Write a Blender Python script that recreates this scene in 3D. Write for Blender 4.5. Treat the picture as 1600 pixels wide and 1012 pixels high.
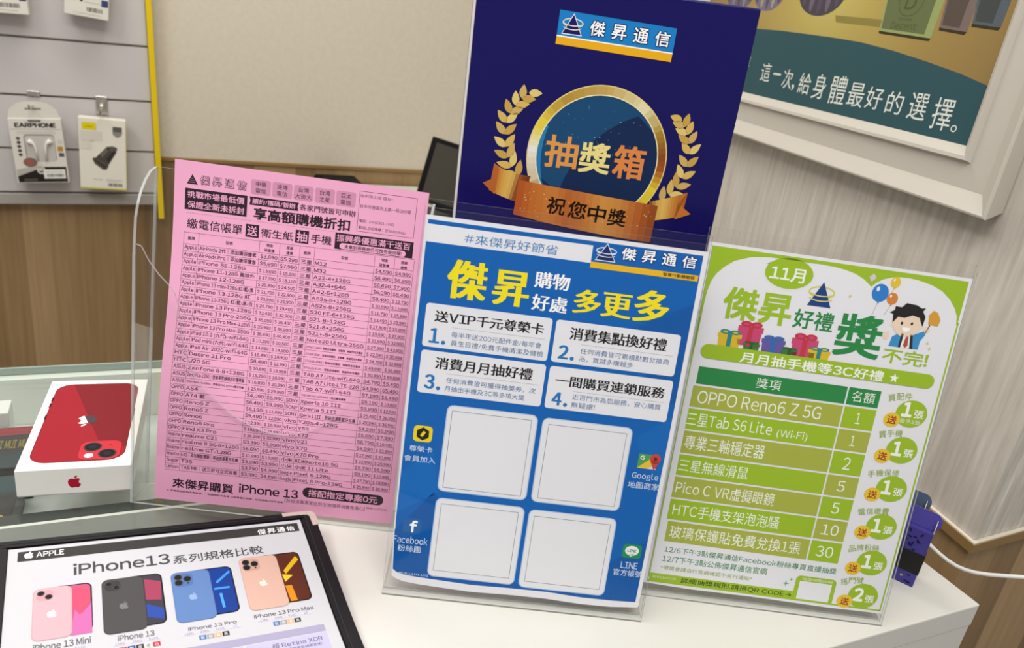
import bpy, bmesh, math, random
from mathutils import Matrix, Vector
random.seed(7)
for _o in list(bpy.data.objects):
    bpy.data.objects.remove(_o)
SC = bpy.context.scene
COL = SC.collection
PI = math.pi

# ------------------------------------------------------------------ camera
cam_data = bpy.data.cameras.new('camera')
cam = bpy.data.objects.new('camera', cam_data)
COL.objects.link(cam)
SC.camera = cam
F_PX, PITCH, ROLL, YAW = 1199.83, .3767, .1481, -.057
cam_data.sensor_width = 36
cam_data.lens = F_PX / 1600 * 36
cam_data.clip_start = .01
def cam_axes():
    cp, sp = math.cos(PITCH), math.sin(PITCH)
    fwd, up, right = Vector((0, cp, -sp)), Vector((0, sp, cp)), Vector((1, 0, 0))
    Rz = Matrix.Rotation(YAW, 3, 'Z')
    fwd, up, right = Rz @ fwd, Rz @ up, Rz @ right
    cr, sr = math.cos(ROLL), math.sin(ROLL)
    return cr * right + sr * up, -sr * right + cr * up, fwd
_r, _u, _f = cam_axes()
CAM = Vector((.0438, -.4963, .4424))
cam.matrix_world = Matrix(((_r.x, _u.x, -_f.x, CAM.x), (_r.y, _u.y, -_f.y, CAM.y), (_r.z, _u.z, -_f.z, CAM.z), (0, 0, 0, 1)))
cam_data.dof.use_dof = True
cam_data.dof.focus_distance = .68
cam_data.dof.aperture_fstop = 10

# ------------------------------------------------------------------ world, lights, exposure
FLOOR, CEIL = -.95, 1.75          # the counter top is z = 0
w = bpy.data.worlds.new('shop_air')
SC.world = w
w.use_nodes = True
w.node_tree.nodes['Background'].inputs[0].default_value = (1, .985, .965, 1)
w.node_tree.nodes['Background'].inputs[1].default_value = .54
def area(name, loc, size, power, aim=None, color=(1, .98, .95)):
    l = bpy.data.lights.new(name, 'AREA')
    l.shape = 'RECTANGLE'
    l.size, l.size_y = size
    l.energy = power
    l.color = color
    o = bpy.data.objects.new(name, l)
    COL.objects.link(o)
    o.location = loc
    d = (Vector(aim) - Vector(loc)) if aim else Vector((0, 0, -1))
    o.rotation_euler = d.to_track_quat('-Z', 'Y').to_euler()
    return o
area('ceiling_light', (.1, -.75, CEIL - .02), (1.2, .6), 29)
area('ceiling_light', (-1.2, -.3, CEIL - .02), (.6, 1.2), 21)
area('ceiling_light', (-.55, 1.0, CEIL - .02), (1.2, .3), 17)
SC.view_settings.view_transform = 'Standard'
SC.view_settings.look = 'None'
SC.view_settings.exposure = -.05
SC.view_settings.gamma = 1
SC.cycles.transparent_max_bounces = 24
SC.cycles.max_bounces = 12

# ------------------------------------------------------------------ materials
def lin(c):
    return c / 12.92 if c <= .04045 else ((c + .055) / 1.055) ** 2.4
def rgb(h):
    h = h.lstrip('#')
    return tuple(lin(int(h[i:i + 2], 16) / 255) for i in (0, 2, 4)) + (1,)
_mats = {}
def plain(hexc, rough=.5, spec=.3, metal=0., name=None):
    k = (hexc, rough, spec, metal)
    if k in _mats:
        return _mats[k]
    m = bpy.data.materials.new(name or 'colour_' + hexc.lstrip('#'))
    m.use_nodes = True
    b = m.node_tree.nodes['Principled BSDF']
    b.inputs['Base Color'].default_value = rgb(hexc)
    b.inputs['Roughness'].default_value = rough
    b.inputs['Specular IOR Level'].default_value = spec
    b.inputs['Metallic'].default_value = metal
    _mats[k] = m
    return m
def ink(hexc):
    return plain(hexc, .55, .15)
def nodes(name):
    m = bpy.data.materials.new(name)
    m.use_nodes = True
    nt = m.node_tree
    b = nt.nodes['Principled BSDF']
    N = lambda t, **kw: _mk(nt, t, kw)
    L = lambda a, c: nt.links.new(a, c)
    return m, b, N, L
def _mk(nt, t, kw):
    n = nt.nodes.new(t)
    for k, v in kw.items():
        setattr(n, k, v)
    return n
def ramp(N, stops):
    r = N('ShaderNodeValToRGB')
    e = r.color_ramp.elements
    while len(e) < len(stops):
        e.new(.5)
    for x, (p, c) in zip(e, stops):
        x.position = p
        x.color = rgb(c)
    return r
def clear(name, tint, ior_gain=1., refl=.04):
    """clear sheet: lets light straight through, mirrors more at a grazing view"""
    m = bpy.data.materials.new(name)
    m.use_nodes = True
    nt = m.node_tree
    nt.nodes.clear()
    N = lambda t, **kw: _mk(nt, t, kw)
    out = N('ShaderNodeOutputMaterial')
    mix = N('ShaderNodeMixShader')
    tr = N('ShaderNodeBsdfTransparent')
    tr.inputs[0].default_value = tint
    gl = N('ShaderNodeBsdfGlossy')
    gl.inputs['Roughness'].default_value = .015
    lw = N('ShaderNodeLayerWeight')
    lw.inputs[0].default_value = .5
    p = N('ShaderNodeMath', operation='POWER')
    p.inputs[1].default_value = 4.6
    ma = N('ShaderNodeMath', operation='MULTIPLY_ADD')
    ma.inputs[1].default_value = (1 - refl) * ior_gain
    ma.inputs[2].default_value = refl
    nt.links.new(lw.outputs['Facing'], p.inputs[0])
    nt.links.new(p.outputs[0], ma.inputs[0])
    nt.links.new(ma.outputs[0], mix.inputs[0])
    nt.links.new(tr.outputs[0], mix.inputs[1])
    nt.links.new(gl.outputs[0], mix.inputs[2])
    nt.links.new(mix.outputs[0], out.inputs[0])
    return m
ACRYLIC = clear('clear_acrylic', (.985, .987, .985, 1), refl=.011)
GLASS = clear('counter_glass', (.955, .97, .96, 1), refl=.03)
FILM = clear('plastic_film', (.995, .995, .995, 1), refl=.03)
def edge_mat():
    m = bpy.data.materials.new('polished_acrylic_edge')
    m.use_nodes = True
    nt = m.node_tree
    nt.nodes.clear()
    N = lambda t, **kw: _mk(nt, t, kw)
    out = N('ShaderNodeOutputMaterial')
    mix = N('ShaderNodeMixShader')
    tr = N('ShaderNodeBsdfTransparent')
    tr.inputs[0].default_value = (.86, .88, .86, 1)
    pr = N('ShaderNodeBsdfPrincipled')
    pr.inputs['Base Color'].default_value = (.6, .62, .6, 1)
    pr.inputs['Roughness'].default_value = .12
    pr.inputs['Specular IOR Level'].default_value = .9
    mix.inputs[0].default_value = .55
    nt.links.new(tr.outputs[0], mix.inputs[1])
    nt.links.new(pr.outputs[0], mix.inputs[2])
    nt.links.new(mix.outputs[0], out.inputs[0])
    return m
EDGE = edge_mat()
def wood(name, cols, plank=.055, grain=40):
    m, b, N, L = nodes(name)
    tc = N('ShaderNodeTexCoord')
    sx = N('ShaderNodeSeparateXYZ')
    L(tc.outputs['Object'], sx.inputs[0])
    dv = N('ShaderNodeMath', operation='DIVIDE')
    dv.inputs[1].default_value = plank
    L(sx.outputs[0], dv.inputs[0])
    fl = N('ShaderNodeMath', operation='FLOOR')
    L(dv.outputs[0], fl.inputs[0])
    wn = N('ShaderNodeTexWhiteNoise', noise_dimensions='1D')
    L(fl.outputs[0], wn.inputs['W'])
    mp = N('ShaderNodeMapping')
    mp.inputs['Scale'].default_value = (grain, grain, 1.6)
    L(tc.outputs['Object'], mp.inputs[0])
    ns = N('ShaderNodeTexNoise')
    ns.inputs['Scale'].default_value = 2.2
    ns.inputs['Detail'].default_value = 5
    L(mp.outputs[0], ns.inputs[0])
    mx = N('ShaderNodeMath', operation='MULTIPLY_ADD')
    mx.inputs[1].default_value = .55
    L(wn.outputs[0], mx.inputs[0])
    m2 = N('ShaderNodeMath', operation='MULTIPLY')
    m2.inputs[1].default_value = .5
    L(ns.outputs[0], m2.inputs[0])
    L(m2.outputs[0], mx.inputs[2])
    r = ramp(N, cols)
    L(mx.outputs[0], r.inputs[0])
    L(r.outputs[0], b.inputs['Base Color'])
    b.inputs['Roughness'].default_value = .45
    return m
WOOD = wood('wood_planks', [(.1, '#73593b'), (.45, '#91744f'), (.75, '#a88b64'), (.95, '#b79b74')])
TRIMWOOD = plain('#8f7145', .4)
def wallpaper(name, cols, scale, bump=.15):
    m, b, N, L = nodes(name)
    tc = N('ShaderNodeTexCoord')
    mp = N('ShaderNodeMapping')
    mp.inputs['Scale'].default_value = scale
    L(tc.outputs['Object'], mp.inputs[0])
    ns = N('ShaderNodeTexNoise')
    ns.inputs['Scale'].default_value = 1
    ns.inputs['Detail'].default_value = 6
    ns.inputs['Roughness'].default_value = .62
    L(mp.outputs[0], ns.inputs[0])
    r = ramp(N, cols)
    L(ns.outputs[0], r.inputs[0])
    L(r.outputs[0], b.inputs['Base Color'])
    b.inputs['Roughness'].default_value = .6
    bp = N('ShaderNodeBump')
    bp.inputs['Strength'].default_value = bump
    bp.inputs['Distance'].default_value = .002
    L(ns.outputs[0], bp.inputs['Height'])
    L(bp.outputs[0], b.inputs['Normal'])
    return m
PAPER_BACK = wallpaper('beige_wallpaper', [(.3, '#cec5b4'), (.5, '#d2c9b8'), (.7, '#d6cdbc')], (70, 70, 70), .03)
PAPER_RIGHT = wallpaper('streaked_wallpaper', [(.32, '#b9b1a6'), (.47, '#c7c0b5'), (.55, '#cdc6bb'), (.72, '#dcd6cc')], (95, 95, 7.5), .25)

# ------------------------------------------------------------------ mesh helpers
def link(name, me, parent=None, M=None):
    o = bpy.data.objects.new(name, me)
    COL.objects.link(o)
    if parent:
        o.parent = parent
    if M is not None:
        o.matrix_world = M if not parent else M
    return o
def tag(o, label=None, cat=None, group=None, kind=None):
    if label:
        o['label'] = label
    if cat:
        o['category'] = cat
    if group:
        o['group'] = group
    if kind:
        o['kind'] = kind
    return o
def empty(name, M):
    o = bpy.data.objects.new(name, None)
    COL.objects.link(o)
    o.empty_display_size = .02
    o.matrix_world = M
    return o
def fr(o, x, y, z):
    x, y, z = Vector(x), Vector(y), Vector(z)
    o = Vector(o)
    return Matrix(((x.x, y.x, z.x, o.x), (x.y, y.y, z.y, o.y), (x.z, y.z, z.z, o.z), (0, 0, 0, 1)))
def yawf(o, a):
    return Matrix.Translation(o) @ Matrix.Rotation(a, 4, 'Z')
class B:
    """collects shapes, then becomes one mesh object"""
    def __init__(s):
        s.bm = bmesh.new()
        s.m = []
    def mi(s, mat):
        if mat not in s.m:
            s.m.append(mat)
        return s.m.index(mat)
    def face(s, pts, mat):
        f = s.bm.faces.new([s.bm.verts.new(p) for p in pts])
        f.material_index = s.mi(mat)
        return f
    def box(s, x0, x1, y0, y1, z0, z1, mat, bev=0, seg=2):
        r = bmesh.ops.create_cube(s.bm, size=1)
        vs = r['verts']
        for v in vs:
            v.co = Vector(((x0 + x1) / 2 + v.co.x * (x1 - x0), (y0 + y1) / 2 + v.co.y * (y1 - y0), (z0 + z1) / 2 + v.co.z * (z1 - z0)))
        fs = set(f for v in vs for f in v.link_faces)
        i = s.mi(mat)
        for f in fs:
            f.material_index = i
        if bev:
            es = list(set(e for v in vs for e in v.link_edges))
            bmesh.ops.bevel(s.bm, geom=es, offset=bev, segments=seg, affect='EDGES', profile=.5)
        return s
    def prism(s, pts, z0, z1, mat, side=None, M=None):
        """outline in x, y pulled from z0 to z1"""
        side = side or mat
        lo = [s.bm.verts.new((p[0], p[1], z0)) for p in pts]
        hi = [s.bm.verts.new((p[0], p[1], z1)) for p in pts]
        a, b_ = s.mi(mat), s.mi(side)
        f = s.bm.faces.new(hi)
        f.material_index = a
        f = s.bm.faces.new(lo[::-1])
        f.material_index = a
        n = len(pts)
        for i in range(n):
            f = s.bm.faces.new((lo[i], lo[(i + 1) % n], hi[(i + 1) % n], hi[i]))
            f.material_index = b_
        if M is not None:
            bmesh.ops.transform(s.bm, matrix=M, verts=lo + hi)
        return s
    def tube(s, pts, r, mat, n=8, taper=None):
        pts = [Vector(p) for p in pts]
        rings = []
        up = Vector((0, 0, 1))
        for i, p in enumerate(pts):
            t = (pts[min(i + 1, len(pts) - 1)] - pts[max(i - 1, 0)]).normalized()
            a = t.cross(up)
            if a.length < .05:
                a = t.cross(Vector((1, 0, 0)))
            a.normalize()
            b_ = a.cross(t)
            rr = r if not taper else taper[i]
            rings.append([s.bm.verts.new(p + rr * (math.cos(2 * PI * k / n) * a + math.sin(2 * PI * k / n) * b_)) for k in range(n)])
        i0 = s.mi(mat)
        for a, b_ in zip(rings, rings[1:]):
            for k in range(n):
                f = s.bm.faces.new((a[k], a[(k + 1) % n], b_[(k + 1) % n], b_[k]))
                f.material_index = i0
                f.smooth = True
        for rg in (rings[0], rings[-1][::-1]):
            s.bm.faces.new(rg).material_index = i0
        return s
    def tf(s, M):
        bmesh.ops.transform(s.bm, matrix=M, verts=s.bm.verts[:])
        return s
    def out(s, name, parent=None, M=None, fix=True):
        if fix:
            bmesh.ops.recalc_face_normals(s.bm, faces=s.bm.faces[:])
        me = bpy.data.meshes.new(name)
        s.bm.to_mesh(me)
        s.bm.free()
        for m in s.m:
            me.materials.append(m)
        o = bpy.data.objects.new(name, me)
        COL.objects.link(o)
        if parent:
            o.parent = parent
        elif M is not None:
            o.matrix_world = M
        return o

# ------------------------------------------------------------------ printing on paper and card
_tx = {}
def _char(ch):
    if ch not in _tx:
        c = bpy.data.curves.new('lettering', 'FONT')
        c.body = ch
        c.resolution_u = 3
        o = bpy.data.objects.new('lettering', c)
        me = bpy.data.meshes.new_from_object(o)
        _tx[ch] = ([tuple(v.co[:2]) for v in me.vertices], [tuple(p.vertices) for p in me.polygons])
        bpy.data.objects.remove(o)
        bpy.data.curves.remove(c)
        bpy.data.meshes.remove(me)
    return _tx[ch]
_st = {}
def glyphs(s):
    """outlines of a string; Latin letters take their wide forms, set close by their own width"""
    if s not in _st:
        V, Fc, cur = [], [], 0.
        for ch in s:
            if ch == ' ':
                cur += .26
                continue
            own = 33 <= ord(ch) < 127
            g = chr(ord(ch) + 0xFEE0) if own and (ch.isalnum() or ch in '$!#@') else ch
            vs, fs = _char(g)
            if not vs:
                continue
            if own:
                x0, x1 = min(v[0] for v in vs), max(v[0] for v in vs)
                dx = cur + .05 - x0
                nxt = cur + x1 - x0 + .1
            else:
                dx, nxt = cur, cur + 1
            n = len(V)
            V += [(x + dx, y) for x, y in vs]
            Fc += [tuple(k + n for k in f) for f in fs]
            cur = nxt
        _st[s] = (V, Fc)
    return _st[s]
def arc(cx, cy, rx, ry, a0, a1, n=24):
    return [(cx + rx * math.cos(a0 + (a1 - a0) * i / n), cy + ry * math.sin(a0 + (a1 - a0) * i / n)) for i in range(n + 1)]
def rr_pts(u0, v0, u1, v1, r, n=5):
    r = min(r, abs(u1 - u0) / 2, abs(v1 - v0) / 2)
    p = []
    for cx, cy, a in ((u1 - r, v1 - r, 0), (u0 + r, v1 - r, .5), (u0 + r, v0 + r, 1), (u1 - r, v0 + r, 1.5)):
        p += arc(cx, cy, r, r, a * PI, (a + .5) * PI, n)
    return p
def svg(path, n=6):
    """relative/absolute M c l z path to outlines"""
    import re
    tk = re.findall(r'[A-Za-z]|-?\d*\.?\d+', path)
    i = 0
    x = y = 0.
    outs, cur, cmd = [], [], ''
    while i < len(tk):
        if tk[i].isalpha():
            cmd = tk[i]
            i += 1
            if cmd in 'zZ':
                outs.append(cur)
                cur = []
                continue
        nn = {'m': 2, 'l': 2, 'c': 6}[cmd.lower()]
        a = [float(t) for t in tk[i:i + nn]]
        i += nn
        rel = cmd.islower()
        bx, by = (x, y) if rel else (0, 0)
        if cmd in 'mM':
            if cur:
                outs.append(cur)
            x, y = bx + a[0], by + a[1]
            cur = [(x, y)]
        elif cmd in 'lL':
            x, y = bx + a[0], by + a[1]
            cur.append((x, y))
        else:
            p1, p2, p3 = (bx + a[0], by + a[1]), (bx + a[2], by + a[3]), (bx + a[4], by + a[5])
            for k in range(1, n + 1):
                t = k / n
                q = [(1 - t) ** 3 * o + 3 * (1 - t) ** 2 * t * c1 + 3 * (1 - t) * t * t * c2 + t ** 3 * e for o, c1, c2, e in ((x, p1[0], p2[0], p3[0]), (y, p1[1], p2[1], p3[1]))]
                cur.append(tuple(q))
            x, y = p3
    if cur:
        outs.append(cur)
    return outs
FRUIT = svg('M12.152 6.896c-.948 0 -2.415 -1.078 -3.96 -1.04 -2.04 .027 -3.91 1.183 -4.961 3.014 -2.117 3.675 -.546 9.103 1.519 12.09 1.013 1.454 2.208 3.09 3.792 3.039 1.52 -.065 2.09 -.987 3.935 -.987 1.831 0 2.35 .987 3.96 .948 1.637 -.026 2.676 -1.48 3.676 -2.948 1.156 -1.688 1.636 -3.325 1.662 -3.415 -.039 -.013 -3.182 -1.221 -3.22 -4.857 -.026 -3.04 2.48 -4.494 2.597 -4.559 -1.429 -2.09 -3.623 -2.324 -4.39 -2.376 -2 -.156 -3.675 1.09 -4.61 1.09z M15.53 3.83c.843 -1.012 1.4 -2.427 1.245 -3.83 -1.207 .052 -2.662 .805 -3.532 1.818 -.78 .896 -1.454 2.338 -1.273 3.714 1.338 .104 2.715 -.688 3.559 -1.701z')
LAYER = 5e-5
class Page:
    """flat printed sheet; u runs right and v runs down, in millimetres from its top left corner"""
    def __init__(s, W, H, M, bend=None, cuts=()):
        s.W, s.H, s.M, s.bend, s.cuts = W, H, M, bend, cuts
        s.root = None
    def part(s):
        return Print(s)
    def to3(s, u, v, z):
        if s.bend:                          # bent in flat strips between the cuts, so print and paper stay together
            k = [0.] + list(s.cuts) + [s.H]
            i = max(0, min(len(k) - 2, sum(1 for c in s.cuts if c <= v)))
            f = (v - k[i]) / (k[i + 1] - k[i])
            z += (s.bend(u, k[i]) * (1 - f) + s.bend(u, k[i + 1]) * f) / 1000
        return Vector((u / 1000, (s.H - v) / 1000, z))
class Print:
    def __init__(s, pg):
        s.pg = pg
        s.items = []
    def poly(s, pts, c, layer=1):
        s.items.append(([tuple(p) for p in pts], [tuple(range(len(pts)))], c, layer))
        return s
    def rect(s, u0, v0, u1, v1, c, layer=1):
        return s.poly(((u0, v0), (u1, v0), (u1, v1), (u0, v1)), c, layer)
    def rrect(s, u0, v0, u1, v1, r, c, layer=1):
        return s.poly(rr_pts(u0, v0, u1, v1, r), c, layer)
    def oval(s, cx, cy, rx, ry, c, layer=1, n=36):
        return s.poly(arc(cx, cy, rx, ry, 0, 2 * PI * (n - 1) / n, n - 1), c, layer)
    def line(s, pts, w, c, layer=1):
        for (a, b), (d, e) in zip(pts, pts[1:]):
            L = math.hypot(d - a, e - b) or 1e-6
            nx, ny = -(e - b) / L * w / 2, (d - a) / L * w / 2
            s.poly(((a + nx, b + ny), (d + nx, e + ny), (d - nx, e - ny), (a - nx, b - ny)), c, layer)
        return s
    def frame(s, u0, v0, u1, v1, w, c, layer=1):
        return s.line(((u0, v0), (u1, v0), (u1, v1), (u0, v1), (u0, v0)), w, c, layer)
    def ring(s, cx, cy, rx, ry, w, c, layer=1, a0=0, a1=2 * PI, n=40):
        o = arc(cx, cy, rx, ry, a0, a1, n)
        i = arc(cx, cy, rx - w, ry - w, a0, a1, n)
        for k in range(n):
            s.poly((o[k], o[k + 1], i[k + 1], i[k]), c if isinstance(c, str) else c(k / n), layer)
        return s
    def _put(s, s_, bold, xf, c, layer):
        """bold thickens the strokes by repeating them round a small circle"""
        vs, fs = glyphs(s_)
        if not vs:
            return
        n = 0 if abs(bold) < 1e-4 else (8 if bold > .035 else 4)
        for q, (dx, dy) in enumerate([(0, 0)] + [(bold * math.cos(2 * PI * (k + .5) / n), bold * math.sin(2 * PI * (k + .5) / n)) for k in range(n)]):
            s.items.append(([xf(x + dx, y + dy) for x, y in vs], fs, c, layer + .09 * q))
    def txt(s, s_, u0, v0, u1, v1, c, layer=2, bold=0., rot=0., heavy=0., outline=None, ow=.06):
        """letters whose ink fills the box exactly; heavy repeats strokes sideways"""
        vs, _ = glyphs(s_)
        xs, ys = [p[0] for p in vs], [p[1] for p in vs]
        x0, x1, y0, y1 = min(xs) - bold, max(xs) + bold, min(ys) - bold, max(ys) + bold
        sx, sy = (u1 - u0 - 2 * heavy) / max(x1 - x0, 1e-6), (v1 - v0) / max(y1 - y0, 1e-6)
        cu, cv = (u0 + u1) / 2, (v0 + v1) / 2
        ca, sa = math.cos(rot), math.sin(rot)
        def mk(dx):
            def xf(x, y):
                a, b_ = u0 + heavy + (x - x0) * sx + dx - cu, v1 - (y - y0) * sy - cv
                return (cu + a * ca - b_ * sa, cv + a * sa + b_ * ca)
            return xf
        if outline:
            s._put(s_, ow + bold, mk(0), outline, layer)
            layer += 1
        for q, d in enumerate((0,) if not heavy else (-heavy, 0, heavy)):
            s._put(s_, bold, mk(d), c, layer + .03 * q)
        return s
    def row(s, s_, u, v, em, c, layer=2, bold=0., maxw=None, align='l', xs=1.):
        """one line at its natural width; v is the baseline"""
        vs, _ = glyphs(s_)
        if not vs:
            return s
        x0, x1 = min(p[0] for p in vs), max(p[0] for p in vs)
        k = em * xs
        if maxw and (x1 - x0) * k > maxw:
            k = maxw / (x1 - x0)
        off = {'l': u, 'c': u - (x1 - x0) * k / 2, 'r': u - (x1 - x0) * k}[align]
        s._put(s_, bold, lambda x, y: (off + (x - x0) * k, v - y * em), c, layer)
        return s
    def fruit(s, cx, cy, h, c, layer=2, flip=False):
        k = h / 24 * (-1 if flip else 1)
        for o in FRUIT:
            s.poly([(cx + (x - 12) * k, cy + (y - 12) * k) for x, y in o], c, layer)
        return s
    def build(s, name, parent=None, sheet=None, label=None):
        bm = bmesh.new()
        mats = []
        def mi(m):
            if m not in mats:
                mats.append(m)
            return mats.index(m)
        if sheet:
            hexc, outline, th = sheet
            i = mi(ink(hexc))
            lay = bm.verts.layers.float.new('z')
            n = len(outline)
            hi = [bm.verts.new((u, v, 0)) for u, v in outline]
            lo = [bm.verts.new((u, v, -th)) for u, v in outline]
            for f in [bm.faces.new(hi), bm.faces.new(lo)] + [bm.faces.new((hi[k], hi[(k + 1) % n], lo[(k + 1) % n], lo[k])) for k in range(n)]:
                f.material_index = i
        for vs, fs, c, layer in s.items:
            i = mi(ink(c) if isinstance(c, str) else c)
            bv = [bm.verts.new((x, y, layer * LAYER)) for x, y in vs]
            for f in fs:
                try:
                    bm.faces.new([bv[k] for k in f]).material_index = i
                except ValueError:
                    pass
        for v in s.pg.cuts:
            g = bm.verts[:] + bm.edges[:] + bm.faces[:]
            bmesh.ops.bisect_plane(bm, geom=g, plane_co=(0, v, 0), plane_no=(0, 1, 0), dist=1e-5)
        for v in bm.verts:
            v.co = s.pg.to3(v.co.x, v.co.y, v.co.z)
        if sheet:
            bmesh.ops.recalc_face_normals(bm, faces=bm.faces[:])
        me = bpy.data.meshes.new(name)
        bm.to_mesh(me)
        bm.free()
        for m in mats:
            me.materials.append(m)
        o = bpy.data.objects.new(name, me)
        COL.objects.link(o)
        if parent is None and s.pg.root is None:
            o.matrix_world = s.pg.M
            s.pg.root = o
        else:
            o.parent = parent or s.pg.root
        if label:
            o['label'] = label
        return o

# ------------------------------------------------------------------ room
AA = math.radians(23.6)
A = Vector((math.cos(AA), math.sin(AA), 0))
AB = math.radians(24)
A2 = Vector((math.cos(AB), math.sin(AB), 0))
N2 = Vector((-math.sin(AB), math.cos(AB), 0))
ZV = Vector((0, 0, 1))
NW = 1.7072
TRIM = -.0155
MW = fr(N2 * NW, A2, N2, ZV)             # back wall: x along it, y into it
def s_struct(o):
    o['kind'] = 'structure'
    return o
b = B()
b.box(-3.2, 3.2, -2.6, 3.6, FLOOR - .05, FLOOR, plain('#8d877e', .35))
s_struct(b.out('floor'))
b = B()
b.box(-3.2, 3.2, -2.6, 3.6, CEIL, CEIL + .05, plain('#eeece6', .8))
s_struct(b.out('ceiling'))
S1 = .957
b = B()
b.box(-2.6, S1 + .02, 0, .08, FLOOR, TRIM, WOOD)
b.box(-2.6, S1 + .02, 0, .08, TRIM, CEIL, PAPER_BACK)
s_struct(b.out('wall_back', M=MW))
b = B()
b.box(-2.6, S1, -.005, -.0003, TRIM - .0095, TRIM + .0015, TRIMWOOD, .002)
s_struct(b.out('trim_1', M=MW))
C0 = Vector((.6182, .194, 0))
BBa = math.radians(104)
BB = Vector((math.cos(BBa), math.sin(BBa), 0))
NB = Vector((-math.sin(BBa), math.cos(BBa), 0))
MR = fr(C0, -BB, ZV, NB)                 # right wall seen from the shop: x to the right, y up, z out of it
# wood and paper follow local x and z, so the walls are built x along, y depth, z up
MRW = fr(C0, BB, -NB, ZV)
AS = math.radians(25.5)
DS = Vector((math.cos(AS), math.sin(AS), 0))
NS = Vector((math.sin(AS), -math.cos(AS), 0))
MS = fr(C0, DS, -NS, ZV)
def corner_at(t):
    """where the two faces meet when both are moved t into their walls: distance along each"""
    # a * BB - t * NB = b * DS - t * NS
    r = t * (NB - NS)
    det = BB.x * -DS.y + DS.x * BB.y
    return (r.x * -DS.y + DS.x * r.y) / det, (BB.x * r.y - BB.y * r.x) / det
PAPER_SIDE = wallpaper('brushed_wallpaper', [(.34, '#b1a99d'), (.48, '#c4bdb1'), (.56, '#cfc8bd'), (.68, '#e6e0d6')], (70, 70, 6), .5)
def corner_wall(name, tname, M, far, q, paper):
    t = .06
    b = B()
    for z0, z1, m in ((FLOOR, TRIM, WOOD), (TRIM, CEIL, paper)):
        b.prism([(0, 0), (far, 0), (far, t), (corner_at(t)[q], t)], z0, z1, m)
    s_struct(b.out(name, M=M))
    b = B()
    o = .006
    b.prism([(corner_at(-.0003)[q], -.0003), (far, -.0003), (far, -o), (corner_at(-o)[q], -o)], TRIM - .011, TRIM - .0002, TRIMWOOD)
    b.prism([(corner_at(-.0003)[q], -.0003), (far, -.0003), (far, -o * .8), (corner_at(-o * .8)[q], -o * .8)], TRIM - .0001, TRIM + .0014, plain('#e4dccb', .5))  # pale lip: the highlight on the trim's top edge, painted as a light strip
    s_struct(b.out(tname, M=M))
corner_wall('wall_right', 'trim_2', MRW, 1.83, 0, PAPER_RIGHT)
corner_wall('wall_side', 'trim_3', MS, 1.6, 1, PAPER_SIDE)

# ------------------------------------------------------------------ slat wall and what hangs on it
PANEL_Y = -.03
MP = MW @ Matrix.Translation((-.137, PANEL_Y, 0)) @ Matrix.Rotation(math.radians(-1.5), 4, 'Y')
slat = empty('slat_wall', MP)
tag(slat, 'pale grey slat wall panel with grooves and a yellow edge strip, hung on the back wall at left', 'display panel')
SLAT = plain('#c8c3c2', .5)
GROOVE = plain('#b0aba3', .7)
b = B()
b.box(-1.4, 0, .012, .029, -.135, 1.3, GROOVE)
zs = [-.105, .0015, .1255, .2545, .383, .511, .64, .77, .9, 1.03, 1.16, 1.29]
for z0, z1 in zip(zs, zs[1:]):
    b.box(-1.4, 0, 0, .014, z0 + .0022, z1 - .0022, SLAT, .0012)
b.out('slat_board', slat)
b = B()
b.box(-1.4, 0, -.004, .012, -.134, -.107, plain('#a8a49f', .4), .002)
b.out('bottom_rail', slat)
b = B()
b.box(.0008, .0145, -.012, .012, -.170, 1.3, plain('#e3c40c', .45), .002)
b.out('edge_strip', slat)['label'] = 'yellow strip along the right edge'
METAL = plain('#c6c3bd', .22, .5, 1.)
def hook(x, z, label, big):
    h = empty('display_hook', MW @ Matrix.Translation((x, PANEL_Y - .001, z)))
    tag(h, label, 'hook', 'hooks on the slat wall')
    b = B()
    wv = .0125
    b.box(-wv, wv, -.003, 0, -.035 if big else -.004, .008, METAL, .0008)
    b.out('back_plate', h)
    b = B()
    pts = [(0, -.001, -.018), (0, -.02, -.019), (0, -.09, -.02), (0, -.105, -.017), (0, -.11, -.008)]
    b.tube(pts, .0022, METAL)
    b.out('prong', h)
    if big:
        b = B()
        bmesh.ops.create_uvsphere(b.bm, u_segments=14, v_segments=8, radius=.0075)
        for f in b.bm.faces:
            f.smooth = True
        b.mi(METAL)
        b.tf(Matrix.Translation((0, -.006, -.016)))
        b.out('round_stud', h)
    return h
hook(-.389, .122, 'metal hook in the groove above the earphone box', False)
hook(-.249, .122, 'metal hook with a round stud above the yellow edged white box', True)

def pack_page(cx, top, W, H, depth, rot):
    """hanging box on the slat wall: page frame on its front face"""
    M = MW @ Matrix.Translation((cx, PANEL_Y - depth, top)) @ Matrix.Rotation(math.radians(-rot), 4, 'Y')
    # local: x right, y up, z toward the shop
    M = M @ Matrix(((1, 0, 0, -W / 2000), (0, 0, -1, 0), (0, 1, 0, -H / 1000), (0, 0, 0, 1)))
    return Page(W, H, M)
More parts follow.
